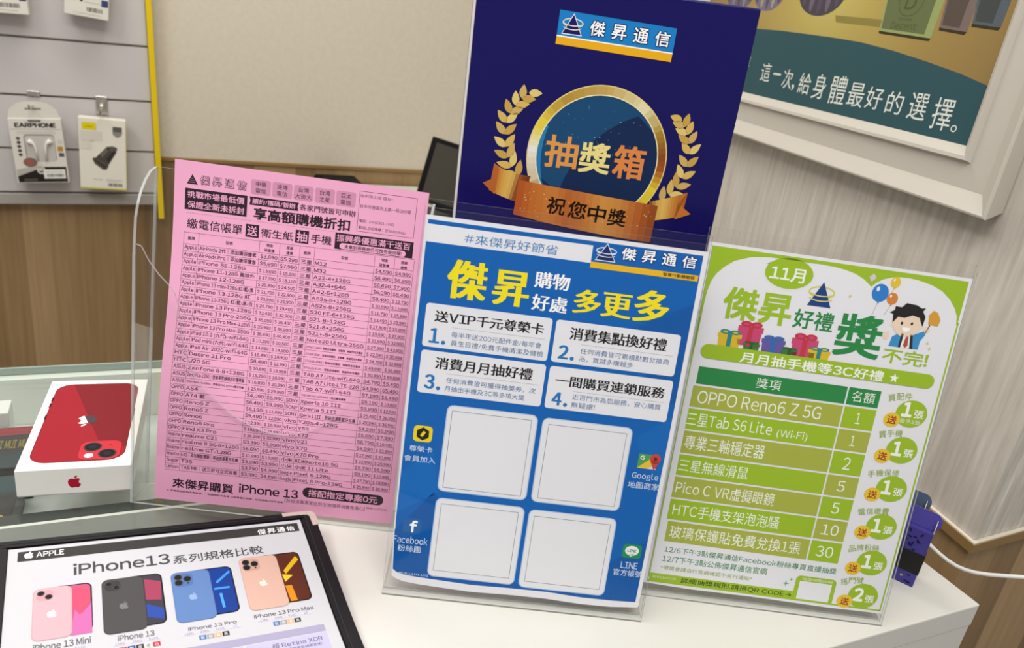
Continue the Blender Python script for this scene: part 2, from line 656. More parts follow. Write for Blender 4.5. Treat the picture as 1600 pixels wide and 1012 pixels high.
# earphone box
pg = pack_page(-.388, .0735, 107, 150, .045, 3.4)
e = empty('earphone_box', pg.M)
tag(e, 'white and black hanging box lettered EARPHONE with a window showing white earphones', 'package', 'packages hanging on the slat wall')
pg.root = e
CARD = plain('#dcd8ce', .5)
b = B()
b.box(0, .107, 0, .150, -.026, -.0003, CARD, .001)
b.out('carton', e)
b = B()
tab = [(.001, .1495), (.106, .1495), (.101, .170), (.085, .184), (.068, .188), (.038, .188), (.022, .184), (.006, .170)]
b.prism(tab, -.004, -.003, CARD)
b.out('hang_tab', e)
p = pg.part()
p.rrect(37, -24, 70, -19.5, 2, '#8d8a84', 1 - 60)
p.build('hang_slot')
p = pg.part()
p.rrect(40, 2.5, 66, 7.5, 2, '#4b4946', 1)
p.row('ACCESSORY', 53, 6.4, 3.6, '#d5d0c8', 2, 0, 22, 'c')
p.txt('EARPHONE', 12, 9.4, 95, 20, '#2b2827', 3, .05)
p.line(((2, 24), (105, 24)), .7, '#9b978f')
p.line(((14, 30), (92, 30)), .8, '#b5b0a8')
p.line(((14, 34), (92, 34)), .6, '#b5b0a8')
p.poly(((2, 124), (52, 112), (104, 112), (104, 148), (3, 148)), '#26231f', 1)
p.poly(((2, 118), (50, 108), (60, 112), (2, 134)), '#b6b1a7', 2)
p.rrect(14, 140, 42, 145, 1.5, '#57534d', 2)
for k in range(5):
    p.oval(15, 45 + 9.5 * k, 4, 3.6, '#4a4744', 2, 16)
p.rrect(94, 48, 103, 58, 1.5, '#cfcac1', 2)
p.rrect(92, 64, 103, 75, 1, '#b98a1e', 2)
p.rrect(93, 79, 104, 88, 1.5, '#595651', 2)
p.oval(32, 101, 14, 11, '#7e6660', 3)
p.oval(30, 100, 8, 6, '#a45a50', 4)
p.ring(52, 120, 9, 9, 3.4, '#cfcac2', 3)
p.rect(47, 104, 55, 122, '#cfcac2', 3)
p.build('printed_front')
p = pg.part()
p.rrect(26, 36, 88, 99, 7, '#8f8b84', 1)
p.rrect(28, 39, 87, 99, 6, '#c4c0b8', 2)
p.build('window')
b = B()
WHITE = plain('#e9e6e0', .3)
for sx in (-1, 1):
    cx = .0575 + sx * .019
    b.tube([(cx + sx * .004, .150 - .050, .0022), (cx, .150 - .053, .003), (cx - sx * .006, .150 - .058, .0026), (cx - sx * .009, .150 - .070, .0022), (cx - sx * .010, .150 - .095, .0022)], .0028, WHITE, 8, [.0055, .0058, .0036, .0028, .0026])
b.out('earphones', e)
def barcode(p, u, v, w, h, c='#3c3936', layer=3, seed=1):
    rd = random.Random(seed)
    x = u
    while x < u + w:
        k = rd.choice((.5, .8, 1.3))
        p.rect(x, v, min(x + k, u + w), v + h, c, layer)
        x += k + rd.choice((.5, .9, 1.2))
    return p
p = pg.part()
p.rect(56, 118, 101, 140, '#e6e3dc', 5)
barcode(p, 62, 129, 36, 7, '#3c3936', 6, 3)
p.line(((60, 124), (96, 124)), 1, '#9a968f', 6)
p.build('price_sticker')
# charger box
pg = pack_page(-.2485, .0842, 100, 170, .05, -1.5)
e = empty('charger_box', pg.M)
tag(e, 'white hanging box with yellow edges picturing a dark metal car charger', 'package', 'packages hanging on the slat wall')
pg.root = e
b = B()
b.box(0, .1, .0025, .170, -.03, -.0003, plain('#e6e1d3', .5), .001)
b.box(.0, .1, 0, .0025, -.03, -.0003, plain('#d9cf25', .5))
b.box(.0985, .1004, .0005, .168, -.0299, -.0006, plain('#d9cf25', .5))
b.out('carton', e)
p = pg.part()
p.rect(7, 10, 37, 27, '#e0cf10')
p.txt('mobile', 14, 17, 30, 21.5, '#8a7e14', 2, .01)
p.build('yellow_label')
p = pg.part()
p.rrect(72, 16, 92, 34, 2, '#5f5b55', 1)
p.poly(((73, 28), (91, 28), (91, 36), (82, 42), (73, 36)), '#8e8a82', 2)
p.build('dark_badge')
p = pg.part()
p.rect(3, 30, 50, 52, '#d6d1c4', 1)
p.rect(3, 52, 27, 74, '#dbd6c9', 2)
p.line(((6, 54), (33, 54)), 1, '#aaa598', 3)
p.row('USB Car Charger', 28, 148, 4, '#8f8a80', 2, 0, 20)
for k, c in enumerate(('#8a857c', '#a7a298')):
    p.line(((56, 146 + 3.5 * k), (90, 146 + 3.5 * k)), .8, c, 2)
p.build('printed_front')
p = pg.part()
barcode(p, 60, 154, 31, 8, '#4b4842', 3, 9)
p.build('barcode')
p = pg.part()
p.poly(((30, 98), (60, 64), (80, 76), (58, 116)), '#4e4843', 2)
p.poly(((44, 84), (60, 66), (66, 70), (48, 92)), '#6d655d', 3)
p.poly(((56, 96), (74, 72), (79, 76), (62, 104)), '#39332f', 3)
p.oval(70, 69.5, 11.5, 6.4, '#5c554e', 3)
p.poly(((27, 96), (31, 92), (62, 112), (57, 121), (50, 122), (32, 108)), '#5b534c', 4)
p.poly(((29, 99), (34, 97), (58, 113), (54, 119)), '#433d38', 5)
p.build('charger_picture')
# two white boxes cut off by the top of the photograph
def top_pack(cx, bottom, W, H, rot, name, label, seed):
    pg = pack_page(cx, bottom + H / 1000, W, H, .05, rot)
    e = empty(name, pg.M)
    tag(e, label, 'package', 'packages hanging on the slat wall')
    pg.root = e
    b = B()
    b.box(0, W / 1000, 0, H / 1000, -.034, -.0003, plain('#dedbd0', .5), .001)
    b.out('carton', e)
    p = pg.part()
    p.line(((W * .2, H - 7), (W * .82, H - 7)), .8, '#a9a59b', 2)
    p.oval(W * .38, H - 34, 2.8, 2.6, '#2e2c2a', 2)
    p.line(((W * .45, H - 32), (W * .82, H - 32)), .8, '#aca89e', 2)
    p.rrect(W - 15, H - 42, W - 1.5, H - 28, 1, '#3a4372', 3)
    p.rect(W * .2, H - 90, W * .8, H - 50, '#cfcbbf', 1)
    p.build('printed_front')
    p = pg.part()
    barcode(p, W * .50, H - 22, W * .36, 9, '#4c4944', 2, seed)
    p.build('barcode')
    return e
top_pack(-.440, .297, 108, 150, 2.5, 'cable_box', 'white box with a barcode hanging at the top left corner above the earphone box', 5)
top_pack(-.257, .309, 88, 150, -4, 'adapter_box', 'white box with a barcode and blue label hanging above the yellow edged white box', 8)

# ------------------------------------------------------------------ desk at the back wall with a screen and a dark printer
desk = empty('back_desk', MW @ Matrix.Translation((.245, -.03, FLOOR)))
tag(desk, 'white topped desk against the wood panelled back wall behind the pink price list', 'desk')
b = B()
b.box(0, .685, -.52, .02, .858, .888, plain('#dfe2d9', .3), .003)
b.out('desk_top', desk)
b = B()
for x in (.01, .655):
    b.box(x, x + .02, -.48, .01, 0, .857, plain('#bfb9ac', .5))
b.box(.03, .655, -.02, .0, .2, .857, plain('#bfb9ac', .5))
b.out('desk_frame', desk)
DZ = FLOOR + .888
printer = empty('receipt_printer', MW @ Matrix.Translation((.262, -.09, DZ)))
tag(printer, 'flat black machine with rounded corners on the back desk behind the pink price list', 'printer')
b = B()
b.box(0, .118, -.10, .06, 0, .030, plain('#080808', .6, .1), .010, 3)
b.out('body', printer)
b = B()
b.box(.012, .106, -.06, .03, .0298, .032, plain('#0c0c0c', .6, .1), .001)
b.out('lid', printer)
# leaning screen
mon = empty('computer_screen', Matrix.Translation(A2 * .445 + N2 * 1.36 + ZV * DZ))
tag(mon, 'dark grey screen with a black bezel leaning on the back desk beside the draw box', 'screen')
sx = (A2 * .93 - N2 * .36).normalized()
su = (ZV * .965 + A2 * .235 + N2 * .1).normalized()
sx = (sx - su * sx.dot(su)).normalized()
sn = sx.cross(su)
Ms = fr((0, 0, 0), sx, su, sn)
b = B()
BEZ = plain('#060606', .3)
b.box(0, .17, .045, .21, -.012, -.001, BEZ, .003)
b.tf(Ms)
b.out('bezel', mon)
b = B()
b.box(.014, .158, .056, .198, -.0005, .0005, plain('#45423b', .25))
b.tf(Ms)
b.out('screen_glass', mon)
b = B()
b.box(.0, .17, -.05, .09, 0, .010, plain('#141313', .4), .003)
b.tf(Matrix.Rotation(AB - .3, 4, 'Z'))
b.out('base', mon)
b = B()
b.box(.05, .11, .034, .12, -.028, -.0125, BEZ, .003)
b.tf(Ms)
b.out('support_arm', mon)

# ------------------------------------------------------------------ counters
OC = Vector((-.2333, .075, 0))
NA = Vector((-math.sin(AA), math.cos(AA), 0))
MC = fr(OC, A, NA, ZV)
CW = plain('#dad8d1', .35, .4)
cnt = empty('white_counter', MC @ Matrix.Translation((.134, -.318, FLOOR)))
tag(cnt, 'white service counter with a sharp front corner that carries the signs', 'counter')
b = B()
H0 = -FLOOR
b.box(0, .577, 0, .60, H0 - .025, H0, CW, .0012)
b.out('counter_top', cnt)
b = B()
b.box(.0008, .5765, .0008, .599, .0, H0 - .0255, CW, .001)
b.out('cabinet', cnt)
# glass showcase
XL, XR = -1.0, .1325
case = empty('glass_showcase', MC @ Matrix.Translation((XL, -.318, FLOOR)))
tag(case, 'glass topped showcase counter with a white rear panel, left of the white counter', 'showcase')
def cbox(b, x0, x1, y0, y1, z0, z1, m, bev=0):
    b.box(x0 - XL, x1 - XL, y0 + .318, y1 + .318, z0 - FLOOR, z1 - FLOOR, m, bev)
b = B()
cbox(b, XL, XR, -.317, .2925, -.008, -.0002, GLASS)
b.out('glass_top', case)
b = B()
cbox(b, XL, XR, .2895, .2927, -.0081, .0001, plain('#8fa096', .3))
b.out('rear_glass_edge', case)
b = B()
cbox(b, XL, XR, .003, .017, -.036, -.0085, plain('#343835', .4))
b.out('dark_rail', case)
b = B()
cbox(b, XL, XR, -.0008, .0028, -.036, -.0085, plain('#dcdcd4', .4))
b.out('pale_rail', case)
b = B()
cbox(b, XL, XR, -.316, -.001, -.045, -.03, plain('#454845', .4))
b.out('front_shelf', case)
b = B()
cbox(b, XL, XR, .0172, .276, -.078, -.066, plain('#d5d9d4', .3))
b.out('display_shelf', case)
b = B()
cbox(b, XL, XR, .277, .289, -.4, -.0085, plain('#e4e8e0', .4))
b.out('rear_panel', case)
b = B()
cbox(b, XL, XR, -.314, .289, FLOOR, -.41, plain('#9c9e9a', .5))
cbox(b, XL, XR, -.316, -.306, -.41, -.046, plain('#9c9e9a', .5))
b.out('cabinet', case)
def case_box(name, x0, x1, y0, y1, h, hexc, label, deco):
    e = empty(name, MC @ Matrix.Translation((x0, y0, -.066)))
    tag(e, label, 'box', 'boxes under the showcase glass')
    b = B()
    b.box(0, x1 - x0, 0, y1 - y0, 0, h, plain(hexc, .4), .001)
    b.out('carton', e)
    W, H = (x1 - x0) * 1000, (y1 - y0) * 1000
    pg = Page(W, H, e.matrix_world @ Matrix.Translation((0, 0, h + .0002)))
    p = pg.part()
    deco(p, W, H)
    o = p.build('printed_lid')
    o.parent = e
    o.matrix_basis = Matrix.Translation((0, 0, h + .0002))
    return e
def deco_a(p, W, H):
    p.rect(1, 1, W - 1, 17, '#8c2f33')
    for k in range(5):
        p.txt('MUI', W - 62 + 12 * k, 27, W - 52 + 12 * k, 44, '#8c7a2e', 2, .03)
    p.rect(1, 54, W - 1, H - 1, '#27393b')
def deco_b(p, W, H):
    p.rect(1, 1, W - 1, 30, '#2b4345')
    p.rect(1, 34, W - 1, H - 1, '#30302e')
    p.oval(W - 18, H - 18, 12, 8, '#b7a44a', 2)
    p.ring(W - 18, H - 18, 9, 6, 1.6, '#7a6a28', 3)
case_box('dark_box', -.32, -.092, .125, .205, .038, '#1d1c1c', 'black box with a red band and gold letters under the glass, behind the phone box', deco_a)
case_box('teal_box', -.30, -.098, .030, .118, .034, '#232b2b', 'dark teal box with a round gold seal under the glass, left of the phone box', deco_b)
b = B()
b.box(0, .16, 0, .03, 0, .05, plain('#e9eae5', .4), .001)
o = b.out('white_carton', M=MC @ Matrix.Translation((-.28, .215, -.066)))
tag(o, 'small plain white carton under the glass against the rear panel', 'box', 'boxes under the showcase glass')

# ------------------------------------------------------------------ phone box
MB_ = yawf((-.3265, .0659, .0004), .3286)
pb = empty('phone_box', MB_)
tag(pb, 'white phone box with a red phone pictured on its lid, lying on the glass showcase', 'phone box')
WB = plain('#f0eee9', .35)
b = B()
b.box(0, .0905, 0, .169, .001, .027, WB, .0006)
b.out('lid', pb)
b = B()
b.box(.0008, .0897, .0008, .1682, 0, .0012, plain('#e2e0da', .4))
b.out('tray', pb)
pg = Page(90.5, 169, None)
pg.root = pb
Mtop = Matrix.Translation((0, 0, .0271))
p = pg.part()
R0, R1 = '#9c1d2b', '#7d1a24'
v_ = lambda y: 169 - y
p.poly(rr_pts(7.2, v_(160), 83.2, v_(10.4), 15, 8), '#7d1a23', 1)
body = rr_pts(8, v_(159.2), 82.4, v_(11.2), 14.4, 10)
p.poly(body, R0, 2)
dark = [q for q in body if (q[0] - 22) * (v_(44) - v_(160)) - (q[1] - v_(160)) * (58 - 22) > 0]
p.poly(dark + [(58.5, v_(43)), (22, v_(159.2))] if dark[0][1] < dark[-1][1] else [(22, v_(159.2))] + dark, R1, 3) if False else None
p.poly([(22, v_(159.2))] + arc(82.4 - 14.4, v_(159.2) + 14.4, 14.4, 14.4, -PI / 2, 0, 8) + [(82.4, v_(32)), (62, v_(34))], R1, 3)
for y in (120, 133, 97):
    p.rrect(6.5, v_(y), 8.2, v_(y - 9), .6, '#7d1a23', 1)
p.rrect(82.4, v_(105), 84, v_(80), .6, '#7d1a23', 1)
o = p.build('phone_picture', pb)
o.matrix_basis = Mtop
p = pg.part()
p.rrect(44.5, v_(44), 79.5, v_(11.5), 8.5, '#8f1b27', 4)
p.rrect(45.2, v_(43.4), 78.9, v_(12), 8, '#c2303c', 5)
for cx, cy in ((55.4, 33.4), (68.6, 21.2)):
    p.oval(cx, v_(cy), 7.6, 7.6, '#3d3a3b', 6)
    p.oval(cx, v_(cy), 6.3, 6.3, '#151417', 7)
    p.oval(cx, v_(cy), 3.2, 3.2, '#22242e', 8)
p.oval(53.9, v_(18.9), 3.8, 3.8, '#f6f1ec', 6)
p.oval(69.5, v_(35.5), .8, .8, '#5a1820', 6)
o = p.build('camera_picture', pb)
o.matrix_basis = Mtop
p = pg.part()
p.fruit(44.2, v_(81.6), 20, '#e9e4e2', 6, True)
k = 20 / 24
half = [(44.2 - (x - 12) * k, v_(81.6) - (y - 12) * k) for x, y in FRUIT[0]]
p.poly([(max(x, 44.2 + (y - v_(81.6)) * .35), y) for x, y in half], '#4a3f41', 7)
o = p.build('fruit_emblem', pb)
o.matrix_basis = Mtop
pf = Page(90.5, 27, None)
pf.root = pb
p = pf.part()
p.fruit(44.6, 27 - 13.3, 12.4, '#b01733', 1)
o = p.build('front_emblem', pb)
o.matrix_basis = Matrix(((1, 0, 0, 0), (0, 0, -1, -.0001), (0, 1, 0, 0), (0, 0, 0, 1)))

# ------------------------------------------------------------------ leaflet holder and pink price list
hold = empty('leaflet_holder', Matrix.Translation((-.2333, .0774, .0004)))
tag(hold, 'tall clear acrylic leaflet holder with a scooped front holding the pink price list', 'leaflet holder')
hw = .232
th = .0022
side = [(.0, 0), (.0262, .2217), (.0325, .2523), (.0375, .2625), (.0435, .2709), (.0525, .2785), (.0625, .284), (.0737, .2856), (.0300, 0)]
def side_bm(x):
    b = B()
    lo = [b.bm.verts.new((x, y, z)) for y, z in side]
    hi = [b.bm.verts.new((x + th, y, z)) for y, z in side]
    a, e_ = b.mi(ACRYLIC), b.mi(EDGE)
    b.bm.faces.new(lo).material_index = a
    b.bm.faces.new(hi).material_index = a
    n = len(side)
    for i in range(n):
        b.bm.faces.new((lo[i], lo[(i + 1) % n], hi[(i + 1) % n], hi[i])).material_index = e_ if i < 8 else a
    return b
side_bm(-th).out('side_panel', hold)
side_bm(hw).out('side_panel', hold)
lf = math.atan2(.0262, .2217)
MF = Matrix.Translation((0, 0, 0)) @ Matrix.Rotation(PI / 2 - lf, 4, 'X')   # x right, y up the slope, z toward the viewer
notch = [(0, 233), (4.5, 231.7), (10.8, 220.3), (19.2, 209.7), (26.6, 202.6), (31.9, 196.2), (35.3, 185.7), (36.6, 174.8), (38.6, 158.3), (43, 142), (48.4, 128.3), (56, 118), (65.2, 110.1), (76, 100.5), (87.6, 92.3), (104.4, 84.3), (115, 82), (126.6, 81.5), (138, 83.5), (148.3, 88.2), (159, 96), (169.1, 105.9), (179, 121), (188.3, 139.6), (195, 154), (202, 168.5), (209, 184), (215.4, 198.5), (218, 208), (220.1, 215.7), (225.9, 225.9), (232, 232)]
b = B()
b.prism([(0, 0), (.232, 0)] + [(x / 1000, y / 1000) for x, y in notch[::-1]], -th, 0, ACRYLIC, EDGE, MF)
b.out('front_panel', hold)
b = B()
lb = math.atan2(.0737 - .0300, .2856)
MBK = Matrix.Translation((0, .0300, 0)) @ Matrix.Rotation(PI / 2 - lb, 4, 'X')
b.prism([(0, 0), (.232, 0), (.232, .289), (0, .289)], -th, 0, ACRYLIC, EDGE, MBK)
b.out('back_panel', hold)
b = B()
b.box(0, hw, .0026, .028, 0, th, ACRYLIC)
b.out('floor_panel', hold)

def lean_frame(o, yaw, lean):
    d = Vector((math.cos(yaw), math.sin(yaw), 0))
    back = Vector((-math.sin(yaw), math.cos(yaw), 0))
    up = math.sin(lean) * back + math.cos(lean) * ZV
    return fr(o, d, up, d.cross(up))
def pink_bend(u, v):
    t = v / 297
    return 5.0 * math.sin(2 * PI * (t - .05)) * -1 * (0 if t < .05 else 1) if t < 1 else 0
def pink_bend(u, v):
    t = max(0, min(1, v / 297))
    return -4.5 * math.sin(2 * PI * t) * (1 - .15 * t)
pk = Page(210, 297, lean_frame((-.2143, .0795, .0065), .0053, .2097), pink_bend, [297 * k / 24 for k in range(1, 24)])
PINK, DK = '#eeaacb', '#33242d'
p = pk.part()
p.build('price_list', sheet=(PINK, [(0, 0), (210, 0), (210, 297), (0, 297)], .0003))
tag(pk.root, 'pink printed phone price list standing in the clear leaflet holder', 'price list')
p = pk.part()
p.poly(((14.6, 10.6), (19.2, 18.8), (10.2, 18.8)), DK)
for k in range(3):
    p.line(((13.6 - k * .8, 14 + k * 1.6), (15.4 + k * .8, 14 + k * 1.6)), .25, PINK, 2)
for k, ch in enumerate('傑昇通信'):
    p.txt(ch, 21.2 + 10.1 * k, 11, 28.6 + 10.1 * k, 18, PINK, 2, .01, outline=DK, ow=.055)
p.build('logo')
for k, (a, c) in enumerate((('中華', '電信'), ('遠傳', '電信'), ('台灣', '大哥大'), ('台灣', '之星'), ('亞太', '電信'))):
    x = 62.7 + 17.65 * k
    p = pk.part()
    p.rrect(x, 8, x + 16.3, 20.4, 1.8, '#cf8fae')
    p.txt(a, x + 3.8, 9.6, x + 12.5, 13.6, DK, 2)
    wide = 1.2 if len(c) == 3 else 3.8
    p.txt(c, x + wide, 15, x + 16.3 - wide, 19, DK, 2)
    p.build('carrier_tag')
p = pk.part()
p.rect(9, 22.4, 60.2, 40, DK)
p.txt('挑戰市場最低價', 11, 24.3, 57.9, 30.1, PINK, 2, .018)
p.txt('保證全新未拆封', 11.2, 32.6, 58.3, 38.5, PINK, 2, .018)
p.build('banner')
p = pk.part()
p.poly(((62, 22.5), (102.8, 22.5), (101.9, 26), (102.8, 29.4), (62, 29.4), (62.8, 26)), DK)
p.txt('續約/攜碼/新辦', 64.4, 23.6, 100.1, 28.2, PINK, 2, .015)
p.txt('各家門號皆可申辦', 103.7, 23.2, 150.6, 28.4, DK, 2, .01)
p.txt('享高額購機折扣', 65.9, 31, 146.8, 41.2, DK, 2, .035)
for y, u0, u1 in ((42.6, 10.5, 64), (42.6, 64, 134)):
    u = u0
    while u < u1:
        p.rect(u, y, u + .7, y + .25, DK)
        u += 1.5
p.txt('繳電信帳單', 11.5, 47.2, 57.5, 55.6, DK, 2, .008)
p.rect(60.2, 45.7, 71.3, 56.6, DK)
p.txt('送', 61.5, 47, 70, 55.4, PINK, 2, .02)
p.txt('衛生紙', 73, 47.8, 100.2, 55.2, DK, 2, .012)
p.rect(101.8, 45.2, 113, 56.1, DK)
p.txt('抽', 103, 46.4, 111.8, 55, PINK, 2, .02)
p.txt('手機', 115, 46.9, 132.4, 54.8, DK, 2, .012)
p.build('headline')
p = pk.part()
p.rect(135.1, 43, 201.5, 57, DK)
p.txt('振興券優惠滿千送百', 136.4, 44.2, 199, 50.4, PINK, 2, .015)
p.rrect(139.3, 51.4, 195.6, 56.5, 2.6, PINK, 2)
p.txt('未拿到振興券仍可預先使用喔!', 143.4, 52.3, 192.1, 55.8, DK, 3, .012)
p.build('voucher_banner')
p = pk.part()
p.frame(152.6, 6, 200.7, 39.6, .3, DK)
p.txt('台中向上店 店址：', 153.2, 8.2, 180.6, 11, '#6b5160', 2)
p.txt('台中市西區向上路一段269號', 153.6, 16.6, 196.4, 19.8, '#5f4755', 2)
p.txt('電話：(04)2301-1063', 153.9, 29.2, 183.4, 32.2, '#5f4755', 2)
p.txt('歡迎LINE搜尋：@548zthdu', 153.9, 34.8, 193.6, 37.6, '#5f4755', 2)
p.build('address_box')
# the table
cols = [9.6, 22, 72.6, 89.6, 106.6, 119, 170, 187, 203.6]
V0, V1, V2 = 58.6, 68.4, 267.4
LT = [('Apple', 'AirPods 2代｜添加購保護套', '$3,690', '$5,290'), ('Apple', 'AirPods Pro｜添加購保護套', '$5,690', '$7,990'), ('Apple', 'iPhone SE-128G', '$ 13,690', '$ 15,100'), ('Apple', 'iPhone 11-128G 黃除外', '$ 17,590', '$ 18,100'), ('Apple', 'iPhone 12-128G', '$ 20,990', '$ 24,500'), ('Apple', 'iPhone 13 mini-128G 紅/藍/黑', '$ 21,790', '$ 22,900'), ('Apple', 'iPhone 13-128G 紅', '$ 23,990', '$ 25,900'), ('Apple', 'iPhone 13-256G 紅/藍/黑/白', '$ 26,790', '$ 29,400'), ('Apple', 'iPhone 13 Pro-128G', '$ 32,490', '$ 32,900'), ('Apple', 'iPhone 13 Pro-256G', '$ 35,090', '$ 36,400'), ('Apple', 'iPhone 13 Pro Max-128G', '$ 35,990', '$ 36,900'), ('Apple', 'iPhone 13 Pro Max-256G', '$ 38,490', '$ 40,400'), ('Apple', 'iPad 10.2 (九代)-wifi-64G', '$ 10,290', '$ 10,500'), ('Apple', 'iPad mini (六代)-wifi-64G', '$ 14,690', '$ 14,900'), ('Apple', 'iPad Air 2020-wifi-64G', '$ 16,490', '$ 18,900'), ('HTC', 'Desire 21 Pro', '$8,490', '$ 12,990'), ('HTC', 'U20 5G', '$ 10,890', '$ 18,990'), ('ASUS', 'Zenfone 8-8+128G', '$ 15,290', '$ 18,990'), ('ASUS', 'Zen8 Flip-128G｜登錄享登錄禮送好禮專案', '$ 16,890', '$ 20,990'), ('ASUS', 'ROG Phone 5s-256G｜登錄送ROG Active藍牙耳機', '$ 25,990', '$ 29,990'), ('OPPO', 'A54', '$4,090', '$5,990'), ('OPPO', 'A74 藍', '$6,490', '$9,990'), ('OPPO', 'Reno5 Z', '$8,190', '$ 11,890'), ('OPPO', 'Reno6 Z', '$9,490', '$ 12,990'), ('OPPO', 'Reno6', '$ 12,390', '$ 16,990'), ('OPPO', 'Reno6 Pro', '$ 19,090', '$ 24,990'), ('OPPO', 'Find X3 Pro', '$ 26,290', '$ 32,990'), ('Realme', 'realme C21', '$3,390', '$3,990'), ('Realme', 'realme 8 5G-8+128G', '$6,690', '$8,490'), ('Realme', 'realme GT-128G', '$ 11,890', '$ 13,990'), ('moto', 'E40｜添加購智慧錶｜再送原廠藍牙耳機', '$3,990', '$3,990'), ('Sugar', 'T35', '$3,790', '$4,990'), ('Lenovo', 'TAB M8｜送三折可立式皮套', '$3,590', '$4,690')]
RT = [('三星', 'M12', '$4,590', '$4,990'), ('三星', 'M32', '$6,490', '$6,990'), ('三星', 'A22-4+128G', '$6,690', '$7,990'), ('三星', 'A32-4+64G', '$6,090', '$8,490'), ('三星', 'A42-6+128G', '$8,490', '$ 12,790'), ('三星', 'A52s-6+128G', '$ 10,590', '$ 12,990'), ('三星', 'A52s-8+256G', '$ 11,790', '$ 15,990'), ('三星', 'S20 FE-6+128G', '$ 13,490', '$ 23,990'), ('三星', 'S21-8+128G', '$ 17,800', '$ 25,900'), ('三星', 'S21-8+256G', '$ 19,090', '$ 27,900'), ('三星', 'S21+-8+256G', '$ 21,990', '$ 32,900'), ('三星', 'Note20 Ultra-256G', '$ 27,390', '$ 43,900'), ('三星', 'Z Flip3-128G｜登錄送保護殼·送螢幕·無線閃充充電板', '$ 22,590', '$ 30,888'), ('三星', 'Z Flip3-256G｜登錄送保護殼·送螢幕·無線閃充充電板', '$ 24,790', '$ 32,888'), ('三星', 'Z Fold3-256G｜登錄送保護殼·無線閃充充電板', '$ 49,990', '$ 56,888'), ('三星', 'Z Fold3-512G｜登錄送保護殼·無線閃充充電板', '$ 50,990', '$ 59,888'), ('三星', 'TAB A7 Lite-wifi-64G', '$4,790', '$5,490'), ('三星', 'TAB A7 Lite-LTE-32G', '$4,990', '$5,490'), ('三星', 'Tab A7-wifi-64G', '$7,190', '$8,490'), ('三星', 'Tab S6 Lite-wifi-64G｜添加購保護套', '$9,190', '$ 10,900'), ('SONY', 'Xperia 10 III', '$9,990', '$ 12,990'), ('SONY', 'Xperia 5 III', '$ 25,490', '$ 29,990'), ('SONY', 'Xperia 1 III｜登錄送運動藍牙耳機', '$ 29,990', '$ 36,990'), ('vivo', 'Y20s-4+128G', '$4,290', '$5,990'), ('vivo', 'Y52', '$5,690', '$7,990'), ('vivo', 'Y72', '$6,790', '$ 10,490'), ('vivo', 'V21', '$8,990', '$ 13,990'), ('vivo', 'X70', '$ 17,990', '$ 20,990'), ('vivo', 'X70 Pro', '$ 22,990', '$ 25,990'), ('小米', '紅米Note10 5G', '$5,790', '$6,999'), ('小米', '小米 11 Lite', '$9,190', '$ 10,999'), ('Google', 'Pixel 6-128G', '$ 17,790', '$ 18,990'), ('Google', 'Pixel 6 Pro-128G', '$ 25,990', '$ 28,990')]
p = pk.part()
TC = '#5a3c4c'
rh = (V2 - V1) / 33
def tcol(c, v):                         # the sheet's table leans a touch, as on the sheet
    return c - 1.6 * (v - V0) / (V2 - V0) * (1 if c < 50 else .1) + (1.2 * (v - V0) / (V2 - V0) if c > 160 else 0)
for k in range(35):
    v = V0 if k == 0 else V1 + rh * (k - 1)
    p.line(((tcol(cols[0], v), v + .6), (tcol(cols[8], v), v - .9)), .26, TC)
for c in cols:
    p.line(((tcol(c, V0), V0), (tcol(c, V2), V2)), .26, TC)
for side_, rows in ((0, LT), (4, RT)):
    c = cols[side_:side_ + 5]
    p.row('廠牌', (c[0] + c[1]) / 2, 65, 3.0, DK, 2, .012, None, 'c')
    p.row('型號', (c[1] + c[2]) / 2, 65, 3.0, DK, 2, .012, None, 'c')
    for q, (t1, t2) in enumerate((('現金', '破盤價'), ('原廠', '建售'))):
        m = (c[2 + q] + c[3 + q]) / 2
        p.row(t1, m, 62.6, 2.9, DK, 2, .012, None, 'c')
        p.row(t2, m, 66.9, 2.9, DK, 2, .012, None, 'c')
    for k, (a, mdl, c1, c2) in enumerate(rows):
        vb = V1 + rh * (k + 1) - 1.55
        cc = [tcol(x, vb) for x in c]
        p.row(a, (cc[0] + cc[1]) / 2, vb, 4.0, DK, 2, .012, cc[1] - cc[0] - 2, 'c', 1.25)
        small = len(mdl) > 26
        p.row(mdl, cc[1] + 1, vb - (.6 if small else 0), 2.2 if small else 4.0, DK, 2, .012, cc[2] - cc[1] - 3, 'l', 1.0 if '｜' in mdl else 1.27)
        for q, pr in enumerate((c1, c2)):
            p.row(pr, (cc[2 + q] + cc[3 + q]) / 2, vb, 3.9 if pr[1] != ' ' else 3.5, DK, 2, .012, cc[3 + q] - cc[2 + q] - 2.6, 'c', 1.2)
p.build('price_table')
p = pk.part()
p.txt('來傑昇購買', 14.8, 275.5, 68, 284.6, '#2c1c26', 2, .022)
p.txt('iPhone 13', 72.7, 273.8, 124.8, 282.6, '#2c1c26', 2, .022)
p.rrect(128.6, 270.4, 200.4, 280.2, 4.8, DK)
p.txt('搭配指定專案0元', 133.6, 272, 195.2, 279, PINK, 2, .02)
p.txt('※手機需搭配指定專案價，一經離開恕不負責 以銷售書訂為準，如有誤植以門市為準', 10.3, 286.8, 112, 288.6, '#6b4f5e', 2, .01)
p.txt('【防疫消毒清潔全到位!來傑昇消費免擔心】', 113.4, 283.4, 184.6, 287.2, '#6b4f5e', 2, .0)
p.txt('版本1101130', 186, 282.8, 204.6, 285, '#6b4f5e', 2, .0)
p.build('footer_text')

